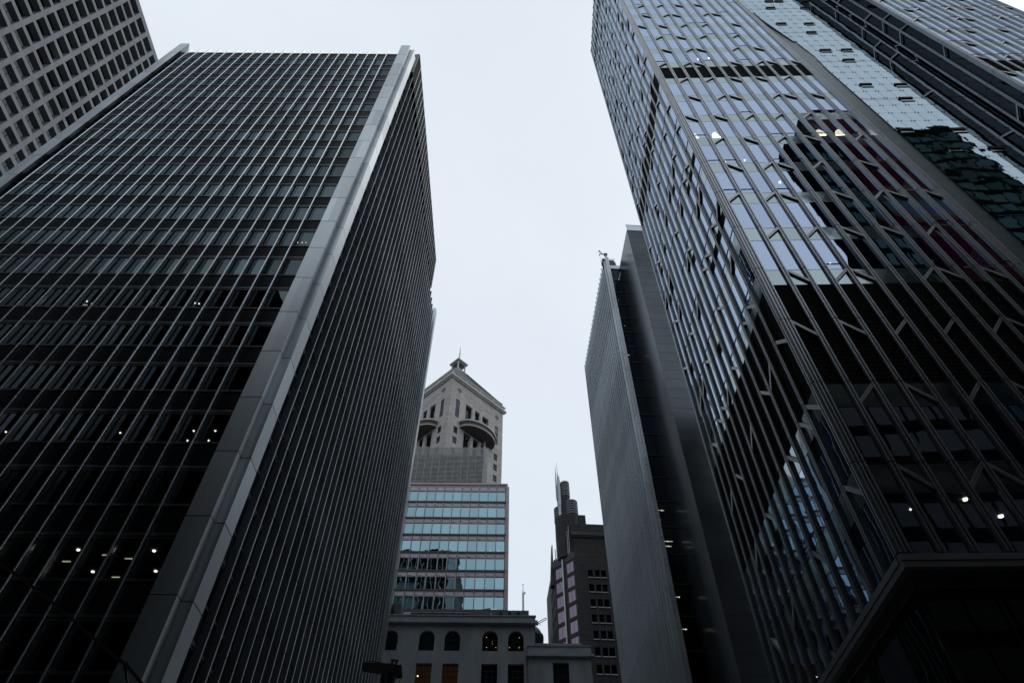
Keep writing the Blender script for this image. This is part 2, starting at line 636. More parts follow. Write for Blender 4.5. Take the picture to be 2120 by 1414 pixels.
    for y in sy[1:26]:
        mb = MB()
        mb.box(XB - .02, XB + .015, y - .035, y + .035, 92.95, 101.5, 0)
        K.part(mb, "plant_mullion", M["fin"])
    for k in range(-4, 19):
        z = Z0 + FL * k
        mb = MB()
        mb.box(XA + 1, XB - 1, GF + .12, YB - 1, z + 3.3, z + 3.9, 0)
        K.part(mb, "floor_slab", M["inside"])
    mb = MB()
    mb.box(XA + 6, XB - 6, GF + 7, YB - 7, 0, TOP - 1, 0)
    K.part(mb, "core", M["inside"])
    mb = MB()
    mb.box(XA + .8, XB - .8, YA + .8, YB - .8, 0, 2.4, 0)
    K.part(mb, "plinth", M["spandrel"])

    spots = [(-20.89, 28.19, 0), (-20.96, 30.12, 0), (-17.23, 28.22, 0), (-17.77, 30.03, 0),
             (-18.41, 28.46, 2), (-17.15, 28.44, 2), (-19.03, 29.3, 2), (-17.78, 29.28, 2), (-22.75, 28.68, 2), (-29.41, 28.68, 2),
             (-30.48, 28.09, 5), (-30.2, 28.3, 5), (-22.76, 28.18, 5), (-22.49, 28.22, 5),
             (-17.39, 27.95, 7), (-17.04, 27.95, 7), (-16.72, 27.94, 7)]
    for x, y, k in spots:
        mb = MB()
        r = .08 if k == 0 else .045 if k < 7 else .025
        mb.cyl(x, y, Z0 + FL * k + 3.24, Z0 + FL * k + 3.29, r, seg=16)
        K.part(mb, "ceiling_light", M["liteW"])
    for x, y, k, ln in ((-19.9, 28.6, 0, .5), (-18.9, 28.9, 0, .45), (-20.2, 30.6, 0, .4), (-22.1, 29.2, 0, .4), (-39.4, 27.5, 17, .35), (-30.9, 28.4, 5, .3)):
        mb = MB()
        mb.box(x, x + ln, y, y + .05, Z0 + FL * k + 3.25, Z0 + FL * k + 3.29, 0)
        K.part(mb, "ceiling_light", M["tube"])


finned_tower()


# ------------------------------------------------------------------ concrete grid tower, far left
def grid_tower():
    t = thing("grid_tower", "pale concrete tower with a grid of deep square window openings, behind the finned tower",
              "office tower", (-104, 40, 0))
    K = Maker(t, True)
    X, Y0, Y1, ZT = -89.0, -4.0, 88.0, 172.0
    T = lambda u, d, z: (X - d, u, z)
    holes = []
    for i in range(-8, 13):
        for j in range(-34, 13):
            a = 32.81 + 4.24 * i
            c = 126.16 + 3.5 * j
            if a > Y0 + .3 and a + 3.3 < Y1 - .3 and c > 5:
                holes.append((a, a + 3.3, c, c + 2.64))
    mb = MB()
    cutwall(mb, T, Y0, Y1, 0, ZT, holes, 1.35)
    mb.box(X - 30, X - 1.3, Y0, Y0 + .5, 0, ZT)
    mb.box(X - 30, X - 1.3, Y1 - .5, Y1, 0, ZT)
    mb.box(X - 30, X - .01, Y0, Y1, ZT + .004, ZT + .35)
    K.part(mb, "wall", M["concrete"])
    ws = []
    for a, b, c, d in holes:
        m_ = MB()
        m_.quad(T(a, 1.3, c), T(b, 1.3, c), T(b, 1.3, d), T(a, 1.3, d), 0)
        m_.box((a + b) / 2 - .04, (a + b) / 2 + .04, 1.24, 1.32, c, d, 1, T)
        ws.append(m_)
    K.many(ws, "window", [M["bpane"], M["joint"]])
    for i, j in ((1, 8), (2, 5), (0, 10), (1, 2)):
        m_ = MB()
        a, c = 32.81 + 4.24 * i, 126.16 + 3.5 * j
        m_.box(X - 1.22, X - 1.16, a + 2.9, a + 3.15, c + .9, c + 1.3)
        K.part(m_, "ceiling_light", M["tube"])


grid_tower()


# ------------------------------------------------------------------ mullioned glass tower on the right
# storey rows of short diagonal braces read bay by bay: + rises to the right, - falls to the right
BRACES = {0: "1- 3+ 4-", 1: "1+ 3- 5+ 7-", 2: "0- 2- 4+ 6+ 8+ 9-", 3: "1- 3+ 4- 7+ 8- 10-", 4: "1+ 3+ 5- 7- 9+",
          5: "0+ 2+ 3- 6- 8+ 9- 11-", 6: "1- 3+ 4- 6+ 9-", 7: "1+ 3- 5+ 7- 10+", 8: "0- 2- 4+ 6+ 8+", 9: "1- 3+ 4- 7+ 8- 10-",
          10: "1+ 3+ 5- 7- 9+", 11: "0+ 2+ 3- 6- 8+ 9- 11-", 12: "1- 3+ 4- 7+ 9-", 13: "1+ 3- 5+ 8+", 14: "0- 2- 4+ 6+ 9-",
          15: "1- 3+ 4- 7+ 8-", 16: "1+ 3+ 5- 7-"}


def mullioned_tower():
    t = thing("mullioned_tower", "tall glass tower with close grey mullions, short diagonal braces and a pale recessed glass wall",
              "office tower", (12.165, 17.563, 0), R(-1.7))
    K = Maker(t)
    Z0, FL, KT = 16.43, 4.0, 23
    zk = lambda k: Z0 + FL * k
    ZB, ZT = 12.43, 112.3
    SX = -.41                     # plane of the flank facing the street
    DEPTH = 13.9
    mulls, wins, spans, braces = [], [], [], []
    louvre_rows = {}
    jz = [zk(k) for k in range(-1, KT + 2)]

    def rib(T, u0, u1, d0, d1, lst_mb, zb=ZB, zt=ZT):
        for a, b in zip(jz, jz[1:]):
            a2, b2 = max(a, zb), min(b, zt)
            if b2 - a2 > .3:
                lst_mb.box(u0, u1, d0, d1, a2 + .025, b2 - .025, 0, T)

    def mullion(T, uc):
        mb = MB()
        zb = ZB + .47
        rib(T, uc - .12, uc - .02, 0, .10, mb, zb)
        rib(T, uc + .02, uc + .12, 0, .10, mb, zb)
        rib(T, uc - .095, uc - .045, -.022, 0, mb, zb)
        rib(T, uc + .045, uc + .095, -.022, 0, mb, zb)
        mb.box(uc - .1, uc + .1, .045, .14, zb, ZT, 1, T)
        mulls.append(mb)

    def corner(T, us, d1=.3):
        mb = MB()
        for a, b in us:
            rib(T, a, b, 0, d1, mb, ZB + .46)
            rib(T, (a + b) / 2 - .03, (a + b) / 2 + .03, -.03, 0, mb, ZB + .46)
        mb.box(us[0][0] + .03, us[-1][1] - .03, .06, d1 + .02, ZB + .46, ZT - .1, 1, T)
        return mb

    def brace(T, ua, ub, k, sign, dk=0):
        zh, zl = zk(k) - .16, zk(k) - 1.08
        mb = MB()
        for s_ in (-.062, .062):
            za, zb = (zl, zh) if sign > 0 else (zh, zl)
            a = [T(ua, d, za + s_ + e) for d, e in ((-.0, -.05), (.085, -.05), (.085, .05), (-.0, .05))]
            b = [T(ub, d, zb + s_ + e) for d, e in ((-.0, -.05), (.085, -.05), (.085, .05), (-.0, .05))]
            mb.hexa([a[0], b[0], b[1], a[1], a[3], b[3], b[2], a[2]], 0)
        za, zb = (zl, zh) if sign > 0 else (zh, zl)
        a = [T(ua, d, za + e) for d, e in ((.04, -.07), (.095, -.07), (.095, .07), (.04, .07))]
        b = [T(ub, d, zb + e) for d, e in ((.04, -.07), (.095, -.07), (.095, .07), (.04, .07))]
        mb.hexa([a[0], b[0], b[1], a[1], a[3], b[3], b[2], a[2]], 1)
        braces.append(mb)

    def facade(T, centres, u_first, u_last, louvred, rows, transoms, ventfloors=(), vent_p=0.0, key=""):
        edges = [u_first] + [c for c in centres] + [u_last]
        bays = [(edges[i] + (.1 if i else 0), edges[i + 1] - (.1 if i < len(edges) - 2 else 0)) for i in range(len(edges) - 1)]
        for c in centres:
            mullion(T, c)
        lv = MB()
        for k in range(-1, KT + 1):
            z = zk(k)
            top = z + 4 - 1.28
            for i, (a, b) in enumerate(bays):
                dj = rnd.gauss(0, .004)
                if k in louvred:
                    z1 = top if (k + 1) not in louvred else z + 4 - .02
                    n = 16
                    for q in range(n):
                        h = (z1 - z + .02) / n
                        lv.box(a, b, .11, .16, z - .02 + h * q, z - .02 + h * q + h * .8, 0, T)
                    lv.box(a, b, .17, .2, z - .02, z1, 0, T)
                else:
                    wb = z - .0
                    mb = MB()
                    wt_ = top - .02
                    if i in ventfloors.get(k, ()) if isinstance(ventfloors, dict) else False:
                        mb.box(a, b, .1, .2, wt_ - .8, wt_, 2, T)
                        wt_ -= .83
                    elif vent_p and rnd.random() < vent_p:
                        mb.box(a, b, .1, .2, wt_ - .8, wt_, 2, T)
                        wt_ -= .83
                    if rnd.random() < transoms:
                        mb.box(a, b, .075, .12, z + .42, z + .46, 1, T)
                        mb.quad(T(a, .1 + dj, wb), T(b, .1, wb), T(b, .1, z + .42), T(a, .1 + dj, z + .42), 0)
                        wb = z + .46
                    mb.quad(T(a, .1 + dj, wb), T(b, .1 - dj, wb), T(b, .1, wt_), T(a, .1, wt_), 0)
                    wins.append(mb)
                if k not in louvred or (k + 1) not in louvred:
                    if zk(k + 1) - 1 < ZT - 4.2:
                        mb = MB()
                        mb.quad(T(a, .1, z + 4 - 1.26), T(b, .1 + dj, z + 4 - 1.26), T(b, .1 - dj, z + 4 - .04), T(a, .1, z + 4 - .04), 0)
                        spans.append(mb)
                r = rows.get(k)
                if r and i in r and k >= 0:
                    brace(T, a, b, k, r[i])
        # dark attic
        lv.box(u_first, u_last, .12, .2, ZT - 3.9, ZT, 0, T)
        if lv.v:
            K.part(lv, "louvre_band", M["louvre"])

    def parse(rows):
        return {k: {int(q[:-1]): (1 if q[-1] == '+' else -1) for q in s.split()} for k, s in rows.items()}

    def random_rows(n, seed):
        r_ = random.Random(seed)
        out = {}
        for k in range(-1, KT):
            d, i = {}, r_.choice((0, 1))
            while i < n:
                d[i] = r_.choice((1, -1))
                i += r_.choice((1, 2, 2, 3, 4))
            out[k] = d
        return out
    fr = parse(BRACES)
    extra = random_rows(12, 5)
    for k in range(-1, KT):
        fr.setdefault(k, extra[k])
    LOUV = {1, 2, 10, 22}

    # near wing: front and flank
    F = lambda u, d, z: (u, d, z)
    S = lambda u, d, z: (SX + d, u, z)
    facade(F, [.94 + 1.025 * i for i in range(11)], .03, 12.0, LOUV, fr, .22)
    facade(S, [1.32 + 1.025 * i for i in range(12)], .3, 13.6, LOUV, random_rows(13, 11), .75,
           ventfloors={4: (0, 1, 2, 3), 6: (0, 1, 2)}, vent_p=.10)
    mb = corner(F, [(-.38, -.27), (-.23, -.11), (-.07, .04)], .2)
    mb.add(corner(S, [(.03, .14), (.18, .30)], .2))
    K.part(mb, "corner_post", [M["mull"], M["mullgroove"]])
    K.part(corner(F, [(11.98, 12.09), (12.13, 12.24), (12.29, 12.42)], .3), "corner_post", [M["mull"], M["mullgroove"]])
    K.part(corner(S, [(13.55, 13.66), (13.7, 13.81)], .2), "corner_post", [M["mull"], M["mullgroove"]])

    # far wing
    WX = 26.38
    facade(F, [WX + 1.35 + 1.025 * i for i in range(11)], WX + .45, WX + 12.4, LOUV, random_rows(12, 21), .6)
    mb = corner(F, [(WX, WX + .12), (WX + .16, WX + .28), (WX + .32, WX + .43)], .3)
    K.part(mb, "corner_post", [M["mull"], M["mullgroove"]])
    K.part(corner(F, [(WX + 12.35, WX + 12.46), (WX + 12.5, WX + 12.62)], .3), "corner_post", [M["mull"], M["mullgroove"]])
    S2 = lambda u, d, z: (WX + d, u, z)
    side_posts = [(1.04, 1.23), (2.10, 2.25)]
    for a, b in side_posts:
        m2 = MB()
        rib(S2, a, (a + b) / 2 - .012, 0, .16, m2)
        rib(S2, (a + b) / 2 + .012, b, 0, .16, m2)
        m2.box(a + .02, b - .02, .05, .2, ZB, ZT, 1, S2)
        K.part(m2, "mullion", [M["mull"], M["mullgroove"]])
    rr = random.Random(3)
    for k in range(0, KT + 1):
        for i, (a, b) in enumerate(((.30, 1.04), (1.23, 2.10), (2.25, 2.53))):
            if rr.random() < .55:
                brace(S2, a, b, k, rr.choice((1, -1)))
    for k in range(-1, KT + 1):
        m2 = MB()
        m2.quad(S2(.25, .2, zk(k) + .02), S2(2.53, .2, zk(k) + .02), S2(2.53, .2, zk(k) + 3.98), S2(.25, .2, zk(k) + 3.98))
        K.part(m2, "side_glass", M["wside"])

    K.many(mulls, "mullion", [M["mull"], M["mullgroove"]])
    K.many(wins, "window", [M["wpane"], M["joint"], M["louvre"]])
    K.many(spans, "spandrel", M["wspan"])
    K.many(braces, "brace", [M["mull"], M["mullgroove"]])

    # recessed pale glass wall between the wings, every pane tilted a hair
    D = 2.53
    panes, bands, dots = [], [], []
    lim = lambda z: 17.1 if z < 66 else (17.1 + (z - 66) * .055 if z < 70 else (17.32 - (z - 70) * .094))
    cols = [14.98, 16.04] + [17.1 + 1.054 * i for i in range(9)] + [26.38]
    z = 47.63 - 1.68 * 20
    r_ = 0
    while z < ZT - .5:
        tall = min(1.68, ZT - z)
        for a, b in zip(cols, cols[1:]):
            a_lo, a_hi = max(a, lim(z)), max(a, lim(z + 1.68))
            if b - max(a_lo, a_hi) < .1:
                continue
            q1, q2, q3, q4 = [rnd.gauss(0, .0016) for _ in range(4)]
            m2 = MB()
            zt = z + tall - (.40 if (r_ - 20) % 6 == 5 else 0)
            m2.quad((a_lo + .012, D + q1, z + .012), (b - .012, D + q2, z + .012), (b - .012, D + q3, zt - .012), (a_hi + .012, D + q4, zt - .012))
            panes.append(m2)
            if zt < z + tall:
                m2 = MB()
                m2.quad((a_hi + .012, D, zt), (b - .012, D, zt), (b - .012, D, z + tall - .012), (a_hi + .012, D, z + tall - .012))
                bands.append(m2)
            for du in (-.13, .13):
                for dz in (-.05, .05):
                    m2 = MB()
                    m2.box(a + du - .025, a + du + .025, D - .03, D - .008, z + dz - .022, z + dz + .022)
                    dots.append(m2)
        z += 1.68
        r_ += 1
    K.many(panes, "glass_panel", M["wall_glass"])
    K.many(bands, "floor_band", M["wall_band"])
    K.many(dots, "glass_fitting", M["joint"])
    m2 = MB()
    m2.box(17.52, 26.38, D + .03, D + .06, 4, ZT, 0)
    K.part(m2, "curtain_backing", M["joint"])
    # panel beside the near wing: painted reflection of its flank in the glass
    pts = [(17.5, D + .02), (12.4, D + .75)]
    z = 12.5
    m2 = MB()
    while z < ZT:
        m2.quad((pts[0][0], pts[0][1], z + .02), (pts[1][0], pts[1][1], z + .02), (pts[1][0], pts[1][1], min(z + 1.66, ZT)), (pts[0][0], pts[0][1], min(z + 1.66, ZT)))
        z += 1.68
    m2.quad((17.5, D + .03, 12), (12.4, D + .77, 12), (12.4, D + .77, ZT), (17.5, D + .03, ZT))
    K.part(m2, "flank_reflection", M["splay"])
    vents = [(19.99, 21.0, 91.65), (22.94, 24.02, 91.35), (18.83, 19.84, 91.76), (22.01, 23.13, 88.08), (18.02, 19.07, 88.46),
             (17.14, 18.19, 81.46), (20.18, 21.19, 81.19), (19.27, 20.27, 77.75), (18.44, 19.5, 71.35), (20.54, 21.57, 71.3), (19.49, 20.56, 68.1),
             (18.37, 19.36, 61.18), (21.32, 22.34, 61.0), (20.2, 21.28, 57.6), (17.3, 18.3, 51.05), (21.17, 22.19, 50.9),
             (19.18, 20.11, 47.55), (22.1, 23.15, 47.4)]
    for a, b, z in vents:
        m2 = MB()
        m2.box(a, b, D - .12, D - .02, z - .34, z, 0)
        m2.box(a + .04, b - .04, D - .05, D - .02, z - .72, z - .36, 1)
        m2.box(a, b, D - .06, D - .02, z - .78, z - .73, 0)
        K.part(m2, "vent_window", [M["joint"], M["wspan"]])

    # bottom edge, soffit, set back shop front
    m2 = MB()
    m2.box(-.41, 12.35, 0, .22, ZB, ZB + .2)
    m2.box(-.41, 12.35, -.02, .2, ZB + .22, ZB + .44)
    m2.box(-.43, -.21, .22, DEPTH, ZB + .22, ZB + .44)
    m2.box(-.41, -.19, .224, DEPTH, ZB, ZB + .2)
    m2.box(.03, 12.0, .12, .24, ZB + .46, ZB + .56)
    m2.box(-.29, -.17, .3, DEPTH, ZB + .46, ZB + .56)
    K.part(m2, "bottom_trim", M["trim"])
    m2 = MB()
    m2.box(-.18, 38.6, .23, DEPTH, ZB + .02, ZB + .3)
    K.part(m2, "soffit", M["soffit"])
    m2 = MB()
    m2.box(.16, .20, .96, DEPTH, ZB - .1, ZB + .01)
    m2.box(.2, 12, .94, .98, ZB - .1, ZB + .01)
    K.part(m2, "soffit_trim", M["mull"])
    for i in range(6):
        a = .2 + i * 2.2
        m2 = MB()
        m2.quad((a + .03, .98, .3), (a + 2.17, .98, .3), (a + 2.17, .98, ZB - .1), (a + .03, .98, ZB - .1), 0)
        m2.box(a - .03, a + .03, .95, 1.05, .14, ZB - .1, 1)
        K.part(m2, "shop_window", [M["shop"], M["mullgroove"]])
    for i in range(6):
        a = .98 + i * 2.1
        m2 = MB()
        m2.quad((.2, a + .03, .3), (.2, a + 2.07, .3), (.2, a + 2.07, ZB - .1), (.2, a + .03, ZB - .1), 0)
        m2.box(.17, .27, a - .03, a + .03, .14, ZB - .1, 1)
        K.part(m2, "shop_window", [M["shop"], M["mullgroove"]])
    for x in (.75, 1.35, 2.0):
        m2 = MB()
        m2.box(x, x + .34, 1.3, 1.36, .2, 9.6)
        K.part(m2, "blind", M["curtain"])
    # inside: floors, core, lights
    for k in range(0, KT + 2):
        m2 = MB()
        z = zk(k)
        m2.box(.0, 12.2, .35, 13.5, z - .75, z - .25, 0)
        K.part(m2, "floor_slab", M["inside"])
        m2 = MB()
        m2.box(WX + .4, WX + 12.3, .35, 13.5, z - .75, z - .25, 0)
        K.part(m2, "floor_slab", M["inside"])
    m2 = MB()
    m2.box(4.6, 12.2, 5.2, 13.4, .2, ZT - .3, 0)
    m2.box(12.4, WX + .2, D + 1.5, 13.4, .2, ZT - .3, 0)
    m2.box(WX + .25, WX + 12.3, 5.2, 13.4, .2, ZT - .3, 0)
    m2.box(-.2, WX + 12.4, 13.42, DEPTH, 12.5, ZT - .2, 0)
    K.part(m2, "core", M["inside"])
    m2 = MB()
    m2.box(-.3, 12.3, .3, DEPTH, ZT, ZT + .3, 0)
    m2.box(WX + .1, WX + 12.4, .3, DEPTH, ZT, ZT + .3, 0)
    K.part(m2, "roof", M["louvre"])
    for x, y, z, r in ((3.48, 1.11, 15.62, .085), (5.14, 2.11, 15.62, .09), (1.81, 1.66, 15.62, .035), (4.46, 1.07, 39.6, .075),
                       (4.37, .81, 63.6, .06), (5.35, .75, 63.6, .07), (4.9, 1.9, 31.6, .05), (2.1, 1.5, 43.6, .05), (3.4, 1.4, 43.6, .05)):
        m2 = MB()
        m2.cyl(x, y, z, z + .05, r, seg=16)
        K.part(m2, "ceiling_light", M["liteW"])

    # lit lamps standing behind the seventh storey windows
    notes = ["lit white lampshade in the corner bay of the mullioned tower's front",
             "lit white lampshade one bay right of the tower's corner window, wider than its neighbour",
             "lit cream lampshade behind glass left of the crimson reflection",
             "lit cream lampshade nearest the crimson reflection, high in the mullioned tower"]
    for (x, r, zb, zt), nt in zip(((.6, .22, 46.1, 46.95), (2.05, .28, 46.1, 47.0), (9.35, .34, 46.3, 47.0), (10.75, .32, 46.25, 47.0)), notes):
        wp = K.mw @ Vector((x, .95, 44.6))
        lt = thing("standing_lamp", nt, "lamp", wp, R(-1.7), "lit lamps behind the tower windows")
        L = Maker(lt)
        m2 = MB()
        m2.cyl(0, 0, zb - 44.6, zt - 44.6, r, r * .6, 20)
        L.part(m2, "lamp_shade", M["shade"])
        m2 = MB()
        m2.cyl(0, 0, -.39, zb - 44.6 - .004, .025, seg=8)
        m2.cyl(0, 0, -.42, -.39, .16, seg=16)
        L.part(m2, "lamp_stand", M["black"])


mullioned_tower()


# ------------------------------------------------------------------ ribbed blade tower, middle right
def blade_tower():
    t = thing("blade_tower", "slim dark tower with a ribbed metal blade wall, narrow glazed slot and plain slate slab",
              "office tower", (21.0, 81.0, 0), R(3))
    K = Maker(t)
    TOP = 129.4
    # blade: flank faces the street (-x); ribs every 1.3 m
    mb = MB()
    mb.box(0, .74, 0, 33.2, 0, TOP - .4, 0)
    K.part(mb, "blade_wall", M["blade"])
    ribs = []
    for i in range(25):
        y = .25 + 1.36 * i
        mb = MB()
        z = 4.0
        j = rnd.uniform(0, 1.5)
        while z < TOP:
            z1 = min(z + 4.4, TOP)
            mb.box(-.42, -.01, y, y + .13, z + .03, z1 - .03, 0)
            z += 4.4
        ribs.append(mb)
    for mb in ribs:
        K.part(mb, "rib", M["blade"])
    mb = MB()
    z = 3.0
    while z < TOP:
        mb.box(-.02, .35, -.14, -.02, z + .03, min(z + 4.4, TOP) - .03)
        mb.box(.40, .78, -.14, -.02, z + .03, min(z + 4.4, TOP) - .03)
        z += 4.4
    K.part(mb, "edge_trim", M["blade"])
    # glazed slot
    floors = [125.5 - 4.5 * k for k in range(28)]
    for a, b in zip(floors, floors[1:]):
        mb = MB()
        for x0, x1 in ((.8, 1.5), (1.53, 2.3), (2.33, 3.1)):
            mb.quad((x0, .55, b + .05), (x1, .55, b + .05), (x1, .55, a - .12), (x0, .55, a - .12), 0)
        K.part(mb, "window", [M["mpane"]])
        mb = MB()
        mb.box(.76, 3.1, .40, .6, a - .12, a + .05)
        mb.box(.62, .95, .1, .55, a - .14, a + .06)
        K.part(mb, "floor_edge", M["black"])
        mb = MB()
        mb.box(.8, 3.1, .62, 12, a - .4, a - .1)
        K.part(mb, "floor_slab", M["inside"])
    mb = MB()
    mb.box(.75, 3.2, 6, 33, 0, 125, 0)
    K.part(mb, "core", M["inside"])
    mb = MB()
    mb.box(.8, 3.1, .5, .52, 125.6, 127.0, 0)
    K.part(mb, "glass_parapet", M["far_glass"])
    # slate slab in front
    mb = MB()
    mb.box(3.12, 22, -9.2, .8, 0, 126.3, 0)
    mb.box(3.12, 22, .804, 34, 0, 124.0, 0)
    K.part(mb, "slab", M["slabm"])
    mb = MB()
    mb.box(3.08, 3.115, -9.18, .54, 0, 126.28, 0)
    K.part(mb, "flank_panel", M["slabside"])
    mb = MB()
    mb.box(3.1, 12, -9.2, -9.17, 126.5, 128.2, 0)
    K.part(mb, "glass_parapet", M["far_glass"])
    mb = MB()
    mb.box(3.1, 12, -9.22, -9.15, 128.2, 128.35, 0)
    K.part(mb, "parapet_rail", M["decotrim"])
    for x, x1, z in ((.95, 1.25, 61.2), (1.35, 2.0, 61.2), (.95, 1.2, 59.5), (1.1, 1.75, 55.9), (1.8, 2.3, 55.9), (1.1, 1.7, 55.1), (1.8, 2.0, 55.1), (1.0, 1.15, 47.4), (1.25, 1.7, 47.4),
                     (1.0, 1.15, 43.0), (1.25, 1.8, 43.0), (.85, .92, 105.6), (1.7, 1.78, 105.6), (1.5, 1.58, 114.5), (1.0, 1.5, 96.6)):
        mb = MB()
        mb.box(x, x1, .9, 1.02, z - .06, z + .02)
        K.part(mb, "ceiling_light", M["tube"])
    # window cleaning crane on the blade top
    c = thing("roof_crane", "small dark window cleaning crane with a forked jib on top of the ribbed blade wall", "crane", (21.0, 81.0, TOP), R(3))
    Q = Maker(c)
    mb = MB()
    mb.box(.9, 2.5, .9, 2.6, -1.0, -.2)
    mb.box(1.1, 2.3, 1.0, 2.4, -.2, .5)
    mb.box(.9, 2.6, .85, .95, -1.6, -1.0)
    mb.box(.9, 2.6, 2.5, 2.6, -1.6, -1.0)
    Q.part(mb, "carriage", M["black"])
    mb = MB()
    mb.box(-.62, -.1, .2, 1.6, -1.3, -.3)
    Q.part(mb, "counterweight", M["black"])
    mb = MB()
    mb.cyl(.3, .1, -.5, 1.0, .24, .2, 12)
    Q.part(mb, "mast", M["pale"])
    mb = MB()
    mb.box(.0, .7, -.2, .4, 1.0, 1.5)
    Q.part(mb, "slewing_head", M["black"])
    mb = MB()
    mb.beam((.1, 0, 1.2), (-.6, -.3, .9), .2)
    mb.beam((-.6, -.3, .9), (-1.0, -.3, 1.9), .15)
    mb.beam((-.6, -.3, .9), (-1.25, -.6, .1), .15)
    mb.beam((-1.0, -.3, 1.9), (-1.25, -.3, 2.1), .22)
    mb.beam((-1.25, -.6, .1), (-1.35, -.65, -.2), .2)
    Q.part(mb, "jib", M["black"])
    mb = MB()
    mb.beam((-1.2, -.3, 2.0), (-.95, -.3, -7), .04)
    mb.beam((-1.3, -.6, 0), (-1.05, -.6, -7), .04)
    Q.part(mb, "cable", M["steel"])
    mb = MB()
    for i in range(5):
        mb.box(1.0 + i * .36, 1.03 + i * .36, .84, .88, -.2, .9)
    mb.box(1.0, 2.5, .84, .88, .87, .93)
    mb.box(1.0, 2.5, .84, .88, .4, .44)
    Q.part(mb, "railing", M["steel"])


blade_tower()


